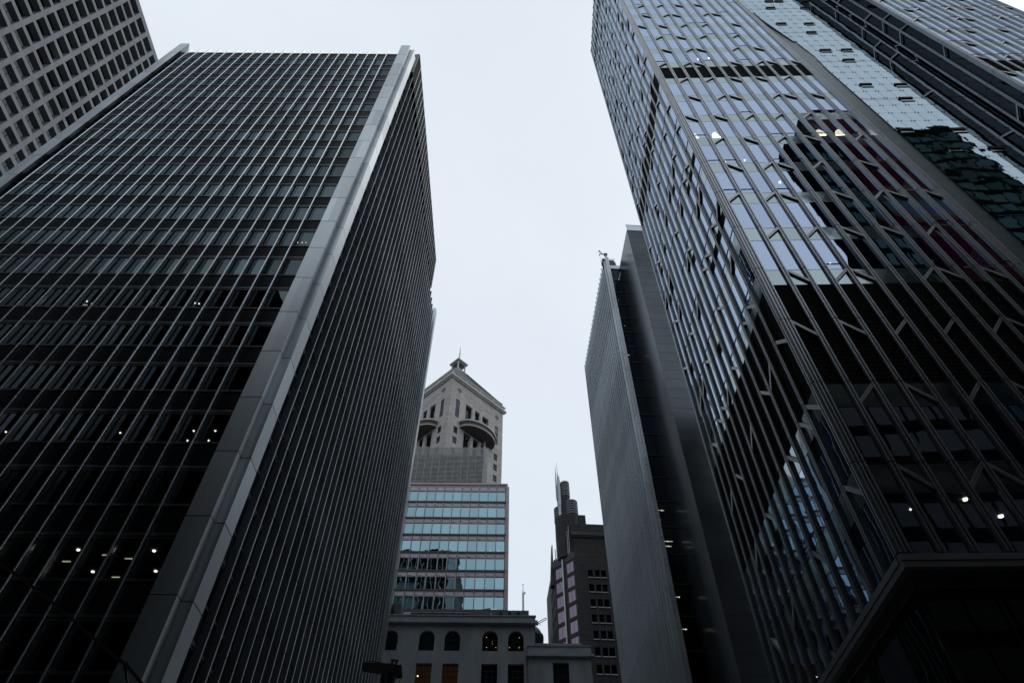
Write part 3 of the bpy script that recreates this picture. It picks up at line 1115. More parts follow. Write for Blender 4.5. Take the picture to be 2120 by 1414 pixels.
# ------------------------------------------------------------------ stone tower with pyramid roof
def stone_tower():
    t = thing("stone_tower", "grey beige stone tower with curved balconies, pyramid roof, lantern and spire, centre distance",
              "tower", (-19.95, 150.3, 0), R(46))
    K = Maker(t)
    W = 24.4
    Tr = lambda u, d, z: (u, d, z)
    Tl = lambda u, d, z: (d, u, z)
    holes = []
    sm = [(140.7, 143.4), (136.6, 139.1), (132.2, 134.7), (127.9, 130.4)]
    for a in (2.75, 20.55):
        holes.append((a, a + 1.65, 147.6, 155.4))
        holes += [(a, a + 1.65, c, d) for c, d in sm]
    holes.append((7.1, 17.6, 148.6, 156.0))
    holes.append((7.1, 17.6, 134.0, 143.6))
    mb = MB()
    for T in (Tr, Tl):
        cutwall(mb, T, 0, W, 90, 163.4, holes, 1.1)
    mb.box(W - .05, W, 0, W, 90, 163.4)
    mb.box(0, W, W - .05, W, 90, 163.4)
    # quoin pilaster on the near corner
    for k in range(70):
        z = 92 + k * 1.02
        if z < 163:
            mb.box(-.07, 1.5, -.07, -.004, z + .03, z + .97)
            mb.box(-.07, -.004, -.004, 1.5, z + .03, z + .97)
    K.part(mb, "wall", M["granite"])
    mb = MB()
    mb.box(.02, W, .02, W, 0, 90)
    K.part(mb, "lower_wall", M["granite"])
    for T in (Tr, Tl):
        mb = MB()
        mb.box(-.5 if T is Tr else .004, W + .5, -.5, -.004, 163.4, 164.0, 0, T)
        mb.box(-.9 if T is Tr else .004, W + .9, -.9, -.004, 164.0, 164.8, 0, T)
        K.part(mb, "cornice", M["granite_plain"])
        mb = MB()
        n = 44
        for i in range(n):
            u = -.4 + i * (W + .8) / n
            big = i % 11 == 0
            mb.box(u, u + (.62 if big else .26), -.62, -.36, 164.8, 166.1, 0, T)
        mb.box(-.7, W + .7, -.72, -.3, 166.1, 166.45, 0, T)
        mb.box(-.7, W + .7, -.7, -.32, 164.8, 165.0, 0, T)
        K.part(mb, "balustrade", M["granite_plain"])
        # windows
        for a in (2.75, 20.55):
            for c, d in [(147.6, 155.4)] + sm:
                mb = MB()
                mb.quad(T(a, .2, c), T(a + 1.65, .2, c), T(a + 1.65, .2, d), T(a, .2, d), 0)
                for q in (1, 2):
                    mb.box(a + .55 * q - .045, a + .55 * q + .045, .13, .2, c, d, 1, T)
                n = round((d - c) / .85)
                for q in range(1, n):
                    zz = c + (d - c) * q / n
                    mb.box(a, a + 1.65, .13, .2, zz - .05, zz + .05, 1, T)
                mb.box(a - .0, a + 1.65, .13, .2, c, c + .1, 1, T)
                K.part(mb, "window", [M["tpane"], M["decotrim"]])
                mb = MB()
            mb = MB()
            mb.box(a + .05, a + .2, -.05, -.004, 90, 147.4, 0, T)
            mb.box(a + 1.45, a + 1.6, -.05, -.004, 90, 147.4, 0, T)
            for c, d in sm:
                pass
        for c, d, depth in ((148.6, 156.0, 1.1), (134.0, 143.6, 1.1)):
            for i in range(3):
                a = 7.25 + i * 3.5
                mb = MB()
                mb.quad(T(a, 1.0, c), T(a + 3.2, 1.0, c), T(a + 3.2, 1.0, d - (0 if c > 140 else 1)), T(a, 1.0, d - (0 if c > 140 else 1)), 0)
                for q in range(1, 4):
                    mb.box(a + .8 * q - .05, a + .8 * q + .05, .92, 1.01, c, d, 1, T)
                for q in range(1, 9):
                    zz = c + (d - c) * q / 9
                    mb.box(a, a + 3.2, .93, 1.0, zz - .045, zz + .045, 1, T)
                K.part(mb, "window", [M["tpane"], M["decotrim"]])
            for u in (10.6, 14.1):
                mb = MB()
                mb.cyl(u, .32, c, d, .72, .66, 20, 0, T)
                K.part(mb, "column", M["granite_plain"], smooth=False)
        # diamonds
        for u in (3.75, 21.5):
            mb = MB()
            mb.quad(T(u - 1.1, -.06, 159.9), T(u, -.06, 158.7), T(u + 1.1, -.06, 159.9), T(u, -.06, 161.1), 0)
            K.part(mb, "diamond_inlay", M["black"])
            mb = MB()
            mb.box(u - .04, u + .04, -.012, -.002, 155.6, 158.7, 0, T)
            K.part(mb, "inlay_line", M["granite_dark"])
        # curved balcony
        mb = MB()
        N = 28

        def half(r, e=1.0):
            return [(12.35 + r * math.cos(math.pi * i / N), -.006 - r * e * math.sin(math.pi * i / N)) for i in range(N + 1)]
        mb.prism(half(7.35, .66), 144.2, 144.6, 0, T)
        K.part(mb, "balcony_slab", M["granite_plain"])
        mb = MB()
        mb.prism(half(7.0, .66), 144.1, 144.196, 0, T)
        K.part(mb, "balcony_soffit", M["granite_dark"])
        for z0, z1, ro, nm, mt in ((144.604, 146.0, 7.05, "balcony_parapet", "granite_dark"), (146.004, 146.6, 7.75, "balcony_rail", "granite_plain")):  # parapet band's shade is put into its darker stone colour
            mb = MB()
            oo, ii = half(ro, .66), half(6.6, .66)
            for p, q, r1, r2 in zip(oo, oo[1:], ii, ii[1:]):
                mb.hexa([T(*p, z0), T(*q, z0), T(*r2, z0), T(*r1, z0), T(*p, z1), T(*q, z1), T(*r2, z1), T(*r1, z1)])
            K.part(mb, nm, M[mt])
        # carved panel lines above the balcony
        mb = MB()
        for s_ in (-1, 1):
            mb.box(12.35 + s_ * 5.2 - 1.3, 12.35 + s_ * 5.2 + 1.3, -.015, -.002, 159.3, 159.42, 0, T)
            mb.box(12.35 + s_ * 3.9 - .05, 12.35 + s_ * 3.9 + .05, -.015, -.002, 158.2, 159.3, 0, T)
        for i in range(16):
            a0, a1 = math.pi * (1 + i / 16), math.pi * (1 + (i + 1) / 16)
            for rr_ in (3.2, 1.8):
                p = [(12.35 + rr_ * math.cos(a), 160.0 + rr_ * .8 * math.sin(a)) for a in (a0, a1)]
                mb.quad(T(p[0][0], -.014, p[0][1]), T(p[1][0], -.014, p[1][1]), T(p[1][0], -.014, p[1][1] + .1), T(p[0][0], -.014, p[0][1] + .1))
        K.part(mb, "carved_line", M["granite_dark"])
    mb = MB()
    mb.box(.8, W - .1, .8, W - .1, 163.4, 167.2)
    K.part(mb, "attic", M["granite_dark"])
    # roof
    c, e, l = W / 2, .1, 2.3
    mb = MB()
    lo = [(e, e), (W - e, e), (W - e, W - e), (e, W - e)]
    hi = [(c - l, c - l), (c + l, c - l), (c + l, c + l), (c - l, c + l)]
    mb.hexa([(x, y, 167.2) for x, y in lo] + [(x, y, 168.5) for x, y in lo])
    lo2 = [(e + .5, e + .5), (W - e - .5, e + .5), (W - e - .5, W - e - .5), (e + .5, W - e - .5)]
    mb.hexa([(x, y, 168.504) for x, y in lo2] + [(x, y, 183.6) for x, y in hi])
    for i in range(4):
        mb.beam((*lo2[i], 168.6), (*hi[i], 183.7), .35)
    for i in range(1, 18):
        u = i / 18
        for s_ in range(4):
            p0, p1 = Vector((*lo2[s_], 168.55)), Vector((*lo2[(s_ + 1) % 4], 168.55))
            q0, q1 = Vector((*hi[s_], 183.62)), Vector((*hi[(s_ + 1) % 4], 183.62))
            mb.beam(p0.lerp(p1, u), q0.lerp(q1, u), .1, .1)
    K.part(mb, "pyramid_roof", M["slate"])
    mb = MB()
    mb.box(c - 2.2, c + 2.2, c - 2.2, c + 2.2, 183.6, 184.4)
    lant = K.part(mb, "lantern", M["granite_plain"])
    for x in (-1.7, 1.7):
        for y in (-1.7, 1.7):
            mb = MB()
            mb.cyl(c + x, c + y, 184.4, 188.2, .32, .28, 10)
            K.part(mb, "column", M["granite_plain"], lant)
    mb = MB()
    mb.box(c - 2.0, c + 2.0, c - 2.0, c + 2.0, 188.2, 188.7)
    mb.box(c - 2.5, c + 2.5, c - 2.5, c + 2.5, 188.7, 189.3)
    mb.hexa([(c - 2.4, c - 2.4, 189.3), (c + 2.4, c - 2.4, 189.3), (c + 2.4, c + 2.4, 189.3), (c - 2.4, c + 2.4, 189.3),
             (c - .35, c - .35, 191.0), (c + .35, c - .35, 191.0), (c + .35, c + .35, 191.0), (c - .35, c + .35, 191.0)])
    K.part(mb, "lantern_roof", M["granite_plain"], lant)
    mb = MB()
    mb.box(c - 1.0, c + 1.0, c - 1.0, c + 1.0, 184.4, 188.2)
    K.part(mb, "lantern_core", M["slate"], lant)
    mb = MB()
    mb.cyl(c, c, 190.6, 196, .33, .27, 12)
    mb.cyl(c, c, 196, 200.2, .27, .03, 12)
    K.part(mb, "spire", M["steel"])
    # stepped block on the far flank
    mb = MB()
    mb.box(W + .004, W + .9, 3, 9, 90, 140.2)
    mb.box(W + .9, W + 1.6, 3.5, 8.5, 90, 134.5)
    K.part(mb, "side_buttress", M["granite"])


stone_tower()


# ------------------------------------------------------------------ teal glass office block in front of it
def glass_block():
    t = thing("glass_block", "office block with rows of teal windows in mauve grey frames, in front of stone tower",
              "office block", (-13, 118, 0))
    K = Maker(t, True)
    Y, XR, XL = 110.0, -.32, -33.0
    top = 87.3
    pitch = 3.83
    zt = [85.70 - pitch * k for k in range(20)]         # heads of the windows
    col = [-1.03 - 1.79 * i for i in range(18)]
    T = lambda u, d, z: (u, Y + d, z)
    ws, sp = [], []
    for z in zt:
        if z < 8:
            continue
        for x in col:
            mb = MB()
            j = [rnd.gauss(0, .0025) for _ in range(4)]
            mb.quad(T(x - 1.69, .12 + j[0], z - 2.42), T(x - .10, .12 + j[1], z - 2.42), T(x - .10, .12 + j[2], z), T(x - 1.69, .12 + j[3], z), 0)
            ws.append(mb)
            mb = MB()
            mb.box(x - 1.64, x - .15, .02, .2, z - 3.66, z - 2.78, 0, T)
            if rnd.random() < .5:
                mb.box(x - 1.6, x - 1.0, .0, .03, z - 3.6, z - 3.55, 1, T)
            sp.append(mb)
    for x in col:
        mb = MB()
        mb.box(x - 1.64, x - .15, .02, .2, 85.9, 86.82, 0, T)
        sp.append(mb)
    K.many(ws, "window", M["gpane"])
    K.many(sp, "spandrel", [M["gspan"], M["decotrim"]])
    for x in [XR - .62] + [c_ - 1.79 for c_ in col]:
        mb = MB()
        mb.box(x - .09, x + .09, -.10, .22, 4, top, 0, T)
        K.part(mb, "mullion", M["gframe"])
    for z in zt:
        if z < 8:
            continue
        mb = MB()
        mb.box(XL, XR - .6, .0, .2, z, z + .10, 0, T)
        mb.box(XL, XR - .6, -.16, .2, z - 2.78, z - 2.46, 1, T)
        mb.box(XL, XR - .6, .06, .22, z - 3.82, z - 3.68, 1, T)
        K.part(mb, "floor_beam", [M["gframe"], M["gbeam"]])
    mb = MB()
    mb.box(XL, XR - .3, -.2, .3, top, top + .35, 0, T)
    mb.box(XL, XR - .6, .0, .2, 86.9, top, 0, T)
    K.part(mb, "coping", M["gframe"])
    mb = MB()
    for k in range(21):
        mb.box(XR - .50, XR, -.08, 1.2, top - .3 - pitch * (k + 1) + .03, top - .3 - pitch * k - .03, 0, T)
    K.part(mb, "corner_pier", M["gframe"])
    mb = MB()
    mb.box(XL, XR - .02, .4, 9, 0, top - .05, 0, T)
    K.part(mb, "core", M["inside"])
    for x, z, w_, h in ((-5.6, 83.2 - 8.9, .55, .75), (-3.3, 83.2 - 8.9, .25, .75), (-2.95, 60.2, 1.3, .42)):
        mb = MB()
        mb.box(x - w_ / 2, x + w_ / 2, .2, .24, z, z + h, 0, T)
        K.part(mb, "ceiling_light", M["tube"])
    for x in (-2.2, -3.8, -5.4):
        for z in (71.2, 72.2):
            mb = MB()
            mb.cyl(x, Y + .3, z - .03, z + .03, .07, seg=10)
            K.part(mb, "ceiling_light", M["liteW"])
    # roof screen
    s0, s1, SY = -24.0, -6.05, 3.0
    scr = thing("roof_screen", "tall slatted grey metal screen on the roof of the teal windowed block", "screen", (-14, Y + SY, top + .35))
    Q = Maker(scr, True)
    zb, zt_ = top + .40, 100.3
    mb = MB()
    n = 36
    for i in range(n):
        z = zb + (zt_ - zb) * i / n
        mb.box(s0, s1, Y + SY - .02, Y + SY + .10, z, z + .17)
    Q.part(mb, "slats", M["screen"])
    mb = MB()
    for i in range(13):
        x = s1 - .1 - i * 1.6
        mb.box(x - .05, x + .05, Y + SY - .10, Y + SY - .03, zb - .05, zt_ + .1)
    Q.part(mb, "posts", M["screen"])
    mb = MB()
    mb.box(s1 + .03, s1 + .28, Y + SY - .15, Y + SY + .3, zb - .05, zt_ + .05)
    mb.box(s1 + .30, s1 + .95, Y + SY, Y + SY + 1, zb - .05, zt_ - .35)
    Q.part(mb, "end_panel", M["pale"])
    mb = MB()
    mb.box(s0, s1 - .4, Y + SY + 2.2, Y + SY + 5, zb - .05, zt_ - .4)
    Q.part(mb, "plant_room", M["plant"])
    e = thing("equipment_box", "white equipment box showing above and behind the roof screen's slats", "equipment", (-11.3, Y + SY + 1.4, top + .35))
    Q = Maker(e)
    mb = MB()
    mb.box(-.55, .55, -.4, .4, 11.0, 12.5)
    mb.box(-.45, .15, -.35, .35, 12.5, 13.4)
    Q.part(mb, "cabinet", M["pale"])
    mb = MB()
    for x in (-.45, .45):
        mb.box(x - .05, x + .05, -.05, .05, 0, 11.0)
    Q.part(mb, "stand", M["screen"])
    for x, h, lb in ((-9.7, 14.9, "slim grey panel antenna beside the lower balcony opening, left one above the screen"),
                     (-6.0, 14.7, "slim grey panel antenna at the right end of the roof screen")):
        a = thing("panel_antenna", lb, "antenna", (x, Y + SY + .8, top + .35), 0, "antennas behind the roof screen")
        Q = Maker(a)
        mb = MB()
        mb.cyl(0, .2, 0, h + .5, .06, seg=8)
        Q.part(mb, "mast", M["steel"])
        mb = MB()
        mb.box(-.2, .2, -.1, .1, h - 1.9, h - .2)
        mb.box(-.1, .1, -.08, .08, h - .2, h + .3)
        Q.part(mb, "panel", M["duct"])


glass_block()


# ------------------------------------------------------------------ low old building across the end of the street
def old_building():
    t = thing("old_building", "low dark rendered building with arched upper windows closing the end of the street", "building", (-6, 92, 0))
    K = Maker(t, True)
    Y = 84.0
    T = lambda u, d, z: (u, Y + d, z)
    arch = [-15.45, -10.7, -7.38, -2.51, .83]
    holes = [(x - 1, x + 1, 40.9, 43.55, 1) for x in arch] + [(x - 1, x + 1, 34.2, 39.3) for x in arch]
    for k in range(5):
        holes += [(x - 1, x + 1, 5 + 6 * k, 8.6 + 6 * k) for x in arch if 8.6 + 6 * k < 34]
    mb = MB()
    cutwall(mb, T, -30, 3.35, 0, 44.4, holes, .6)
    mb.box(3.3, 3.35, Y, Y + 14, 0, 44.4)
    mb.box(-30, 3.3, Y + .9, Y + 14, 0, 44.3)
    K.part(mb, "wall", M["stone"])
    mb = MB()
    mb.box(-30, 3.8, -.5, .2, 44.4, 44.62, 0, T)
    mb.box(-30, 3.65, -.36, .2, 44.62, 44.85, 0, T)
    mb.box(-30, 3.4, -.1, .3, 44.85, 45.45, 0, T)
    mb.box(-30, 3.5, -.22, .3, 45.45, 45.6, 0, T)
    K.part(mb, "cornice", M["stonetrim"])
    for i, x in enumerate(arch):
        mb = MB()
        mb.quad(T(x - 1, .5, 40.9), T(x + 1, .5, 40.9), T(x + 1, .5, 43.6), T(x - 1, .5, 43.6), 0)
        for u in (-.33, .33):
            mb.box(x + u - .03, x + u + .03, .44, .5, 40.9, 43.5, 1, T)
        mb.box(x - 1, x + 1, .44, .5, 41.7, 41.76, 1, T)
        mb.box(x - 1, x + 1, .44, .5, 42.5, 42.56, 1, T)
        K.part(mb, "arched_window", [M["lpane"], M["black"]])
        for z0, z1 in [(34.2, 39.3)] + [(5 + 6 * k, 8.6 + 6 * k) for k in range(5) if 8.6 + 6 * k < 34]:
            mb = MB()
            mb.quad(T(x - 1, .45, z0), T(x + 1, .45, z0), T(x + 1, .45, z1), T(x - 1, .45, z1), 0)
            for u in (-.33, .33):
                mb.box(x + u - .035, x + u + .035, .38, .45, z0, z1, 1, T)
            q = z1 - .75
            while q > z0:
                mb.box(x - 1, x + 1, .38, .45, q - .035, q + .035, 1, T)
                q -= .75
            K.part(mb, "window", [M["lpane"], M["black"]])
        if i in (1, 2):
            mb = MB()
            mb.box(x - .95, x + .95, .58, .62, 34.4, 39.2, 0, T)
            K.part(mb, "blind", M["warm"])  # glow given to this panel stands for the lit room's light
    for x, z in ((-3.0, 42.9), (-2.2, 42.35), (-2.2, 42.05), (-2.95, 41.6), (-1.75, 41.6), (1.3, 42.9), (.0, 41.6), (1.25, 41.6), (-11.4, 37.9)):
        mb = MB()
        r = .028 if z > 39 else .10
        mb.box(x - r, x + r, .47, .49, z - r, z + r, 0, T)
        K.part(mb, "ceiling_light", M["dot"] if z > 39 else M["lite"])
    # lower wing
    w2 = thing("low_wing", "lower rendered wing with a plain parapet and one gridded window, right of the arched windows", "building", (7, 92, 0))
    K = Maker(w2, True)
    T2 = lambda u, d, z: (u, Y - .4 + d, z)
    mb = MB()
    hs = [(5.45, 7.45, 34.2, 39.35)] + [(5.45, 7.45, 5 + 6 * k, 8.6 + 6 * k) for k in range(4)]
    cutwall(mb, T2, 2.3, 10.35, 0, 40.0, hs, .6)
    mb.box(2.3, 2.35, Y - .4, Y - .004, 0, 40)
    mb.box(10.3, 10.35, Y - .4, Y + 12, 0, 40)
    mb.box(3.4, 10.3, Y + .5, Y + 12, 0, 40.9)
    K.part(mb, "wall", M["stone"])
    mb = MB()
    mb.box(2.15, 10.65, -.4, .3, 40.0, 40.35, 0, T2)
    mb.box(2.3, 10.4, -.05, .3, 40.35, 41.35, 0, T2)
    mb.box(2.25, 10.45, -.15, .3, 41.35, 41.5, 0, T2)
    mb.box(3.45, 9.2, 1.2, 3, 41.0, 42.0, 0, T2)
    mb.box(3.42, 9.4, 1.0, 3.2, 42.0, 42.25, 0, T2)
    K.part(mb, "parapet", M["stonetrim"])
    for _, _, z0, z1 in hs:
        mb = MB()
        mb.quad(T2(5.45, .45, z0), T2(7.45, .45, z0), T2(7.45, .45, z1), T2(5.45, .45, z1), 0)
        for u in (6.12, 6.78):
            mb.box(u - .035, u + .035, .38, .45, z0, z1, 1, T2)
        q = z1 - .75
        while q > z0:
            mb.box(5.45, 7.45, .38, .45, q - .035, q + .035, 1, T2)
            q -= .75
        K.part(mb, "window", [M["lpane"], M["black"]])

    # roof plant
    def chiller(x, y, z, wd, h, n, label):
        c = thing("roof_chiller", label, "chiller", (x, y, z), 0, "chillers on the old building's roof")
        Q = Maker(c)
        m = MB()
        m.box(0, wd, 0, 2.2, .06, h)
        m.box(0, wd, .1, .25, 0, .06)
        m.box(0, wd, 2.0, 2.15, 0, .06)
        Q.part(m, "casing", M["duct"])
        for i in range(n):
            cx = wd * (.24 + .24 * i) if n > 1 else wd * .35
            hw = .42
            m = MB()
            m.prism([(cx - hw, .08), (cx + hw, .08), (cx, h - .08)], .0, .06, 0, lambda a, b, q: (a, -q - .004, b))
            Q.part(m, "air_opening", M["dark"])
        for i in range(max(2, n - 1)):
            m = MB()
            m.cyl(wd * (.42 + .4 * i) if n > 1 else wd * (.3 + .4 * i), 1.1, h, h + .22, .42, .38, 18)
            Q.part(m, "fan", M["duct"])
    chiller(-2.4, 84.45, 45.6, 4.97, 1.0, 3, "long grey rooftop chiller with three black triangular openings above the arched windows")
    chiller(-16.4, 84.45, 45.6, 1.8, 1.75, 1, "small grey rooftop chiller with one triangular opening beside the finned tower's edge")
    d = thing("roof_duct", "long low black roof duct with a raised tilted end, left of the three-opening chiller", "duct", (-8, 84.5, 45.6))
    Q = Maker(d)
    m = MB()
    m.box(-5.3, 2.6, 0, 1.4, .2, .62)
    for x in (-5, -2.5, 0, 2):
        m.box(x, x + .12, .2, .35, 0, .2)
    Q.part(m, "duct_run", M["black"])
    m = MB()
    m.hexa([(2.6, -.1, .0), (5.4, -.1, .0), (5.4, 1.5, .0), (2.6, 1.5, .0), (2.6, -.1, .8), (5.4, -.1, 1.3), (5.4, 1.5, 1.3), (2.6, 1.5, .8)])
    Q.part(m, "hood", M["duct"])


old_building()


# ------------------------------------------------------------------ dark stepped tower with masts
def deco_tower():
    t = thing("stepped_tower", "dark stepped granite tower with ribbed drums, a tall steel mast and pink tinted corner windows",
              "tower", (15.43, 140, 0), R(3))
    K = Maker(t)
    T = lambda u, d, z: (u, d, z)
    # chamfered corner from (0,0) to (-4.4,5.3)
    L = math.hypot(4.4, 5.3)
    cx_, cy_ = -4.4 / L, 5.3 / L
    nx, ny = -cy_, -cx_                     # outward
    if nx * -1 + ny * -1 < 0:
        nx, ny = -nx, -ny

    def C(u, d, z):
        return (cx_ * u - nx * d, cy_ * u - ny * d, z)
    cols = [2.85, 4.5, 5.98]
    holes, sills = [], []
    for k in range(16):
        zb = 84.6 - 3.66 * k
        for a in cols + [12.2, 13.8]:
            if a > 12 and k < 3:
                continue
            holes.append((a, a + 1.13, zb, zb + 1.9))
    mb = MB()
    cutwall(mb, T, 0, 30, 20, 96.0, holes, .5)
    mb.box(0, 30, .9, 22, 0, 95.9)
    mb.box(0, 30, .0, .9, 0, 20)
    cutwall(mb, C, 0, L, 20, 91.3, [], .5)
    mb.quad((-4.4, 5.3, 0), (-4.4, 24, 0), (-4.4, 24, 92), (-4.4, 5.3, 92))
    mb.quad((-4.4, 5.3, 92), (-4.4, 24, 92), (0, 24, 92), (0, .9, 92))
    K.part(mb, "wall", M["deco"])
    ws, ls = [], []
    for a, b, c, d in holes:
        m = MB()
        m.quad(T(a, .42, c), T(b, .42, c), T(b, .42, d), T(a, .42, d))
        ws.append(m)
        m = MB()
        m.box(a - .1, b + .1, -.2, .3, c - .22, c - .02, 0, T)
        ls.append(m)
    for k in range(15):
        for y in (6.0, 8.6, 11.2):
            m = MB()
            zb = 84.6 - 3.66 * k
            m.quad((-4.43, y, zb), (-4.43, y + 2.2, zb), (-4.43, y + 2.2, zb + 2.6), (-4.43, y, zb + 2.6))
            ws.append(m)
    K.many(ws, "window", M["lpane"])
    K.many(ls, "sill", M["stonetrim"])
    m = MB()
    for a in (cols[0] - .2, cols[1] - .3, cols[2] - .22, cols[2] + 1.25):
        m.box(a - .07, a + .07, -.12, -.004, 20, 88, 0, T)
    K.part(m, "pilaster_strips", M["decotrim"])
    for x in (9.3, 11.0):
        m = MB()
        m.cyl(x, .05, 20, 77.5, .55, .5, 16)
        K.part(m, "pilaster", M["deco"])
    m = MB()
    m.box(8.2, 14.0, -.5, -.004, 79.6, 80.4, 0, T)
    m.box(-.5, 30, -.5, .2, 95.6, 96.6, 0, T)
    m.box(-.3, 30, -.3, .2, 95.2, 95.6, 0, T)
    K.part(m, "cornice", M["decotrim"])
    # crown steps
    m = MB()
    m.box(-.55, 8.1, .1, 18, 96.6, 99.2)
    m.box(8.1, 9.05, .1, 18, 96.6, 98.5)
    m.box(9.05, 9.7, .1, 18, 96.6, 97.4)
    m.box(9.7, 26, .3, 18, 96.0, 96.8)
    m.box(-.5, 3.8, 1.6, 12, 99.2, 102.9)
    K.part(m, "crown_step", M["deco"])
    # central shaft and ribbed drums flanking it
    m = MB()
    m.cyl(-.9, 4.0, 91, 103.0, 2.6, 2.6, 32)
    m.cyl(-1.2, 3.7, 103.0, 113.2, 1.5, 1.45, 24)
    m.cyl(.55, 2.3, 91, 103.0, 1.5, 1.5, 24)
    m.cyl(-2.1, 5.4, 91, 103.0, 1.5, 1.5, 24)
    K.part(m, "shaft", M["deco"])
    for x, y, z0, n, h, r in ((.55, 2.3, 103.0, 6, .72, 1.6), (-2.1, 5.4, 103.0, 6, .72, 1.6), (-.75, 3.0, 109.3, 6, .8, 1.2), (-1.75, 4.3, 109.3, 6, .8, 1.2)):
        for k in range(n):
            m = MB()
            z = z0 + k * h
            m.cyl(x, y, z, z + h * .68, r, r, 28)
            m.cyl(x, y, z + h * .68, z + h, r - .3, r - .3, 28)
            K.part(m, "drum_ring", M["duct"])
    m = MB()
    m.cyl(-.75, 3.0, 103.0, 109.3, 1.1, 1.1, 24)
    m.cyl(-1.75, 4.3, 103.0, 109.3, 1.1, 1.1, 24)
    K.part(m, "upper_shaft", M["deco"])
    # pink windows either side of the mast, with ledges
    for k in range(15):
        zb = 86.4 - 3.63 * k
        for a, b in ((.45, 2.7), (4.1, 6.35)):
            m = MB()
            jj = rnd.gauss(0, .01)
            m.quad(C(a, -.02, zb), C((a + b) / 2 - .04, -.02 - jj, zb), C((a + b) / 2 - .04, -.02, zb + 2.5), C(a, -.02 + jj, zb + 2.5), 0)
            m.quad(C((a + b) / 2 + .04, -.02, zb), C(b, -.02 - jj, zb), C(b, -.02, zb + 2.5), C((a + b) / 2 + .04, -.02 + jj, zb + 2.5), 0)
            m.box(a - .15, b + .15, -.3, -.01, zb - .35, zb - .12, 1, C)
            m.box(a - .12, a - .02, -.2, -.01, zb, zb + 2.6, 1, C)
            K.part(m, "window", [M["ppane"], M["decotrim"]])
    m = MB()
    m.box(.1, 2.95, -.7, -.004, 90.3, 91.3, 0, C)
    m.box(3.9, 6.7, -.7, -.004, 90.3, 91.3, 0, C)
    m.box(.0, 3.0, -.45, -.004, 89.7, 90.3, 0, C)
    m.box(3.9, 6.8, -.45, -.004, 89.7, 90.3, 0, C)
    K.part(m, "corner_ledge", M["decotrim"])
    # masts
    mx, my = C(3.44, -.5, 0)[:2]
    m = MB()
    z = 20
    while z < 112:
        m.cyl(mx, my, z, z + 3.9, .26, .26, 12)
        z += 3.95
    m.cyl(mx, my, 112, 117, .24, .2, 12)
    m.cyl(mx, my, 117, 121.2, .1, .03, 10)
    ox, oy = C(2.75, -.75, 0)[:2]
    for z0, z1, r in ((102.4, 106.4, .28), (106.4, 109.4, .38), (109.45, 112.3, .38), (112.35, 114.6, .36), (114.6, 115.8, .2)):
        m.cyl(ox, oy, z0, z1, r, r, 14)
    qx, qy = C(4.0, -.6, 0)[:2]
    m.cyl(qx, qy, 109, 115, .2, .2, 10)
    m.cyl(qx, qy, 115, 119.8, .2, .05, 10)
    K.part(m, "mast", M["steel"])
    for u, z1 in ((.9, 99.0), (1.4, 97.8), (5.1, 96.2), (5.7, 94.6)):
        x, y = C(u, -.45, 0)[:2]
        m = MB()
        m.cyl(x, y, 91.3, z1, .12, .1, 10)
        K.part(m, "small_mast", M["steel"])
    # ledges seen edge on at the left
    m = MB()
    m.hexa([(-4.4, 6.4, 86), (-4.4, 8.2, 86), (-5.3, 8.2, 86), (-5.3, 6.4, 86), (-4.4, 6.4, 97), (-4.4, 8.2, 97), (-4.6, 8.2, 97), (-4.6, 6.4, 97)])
    K.part(m, "side_ledge", M["decotrim"])
    m = MB()
    m.hexa([(-4.4, 6.4, 62), (-4.4, 8.2, 62), (-5.2, 8.2, 62), (-5.2, 6.4, 62), (-4.4, 6.4, 70), (-4.4, 8.2, 70), (-4.6, 8.2, 70), (-4.6, 6.4, 70)])
    K.part(m, "side_ledge", M["decotrim"])


deco_tower()


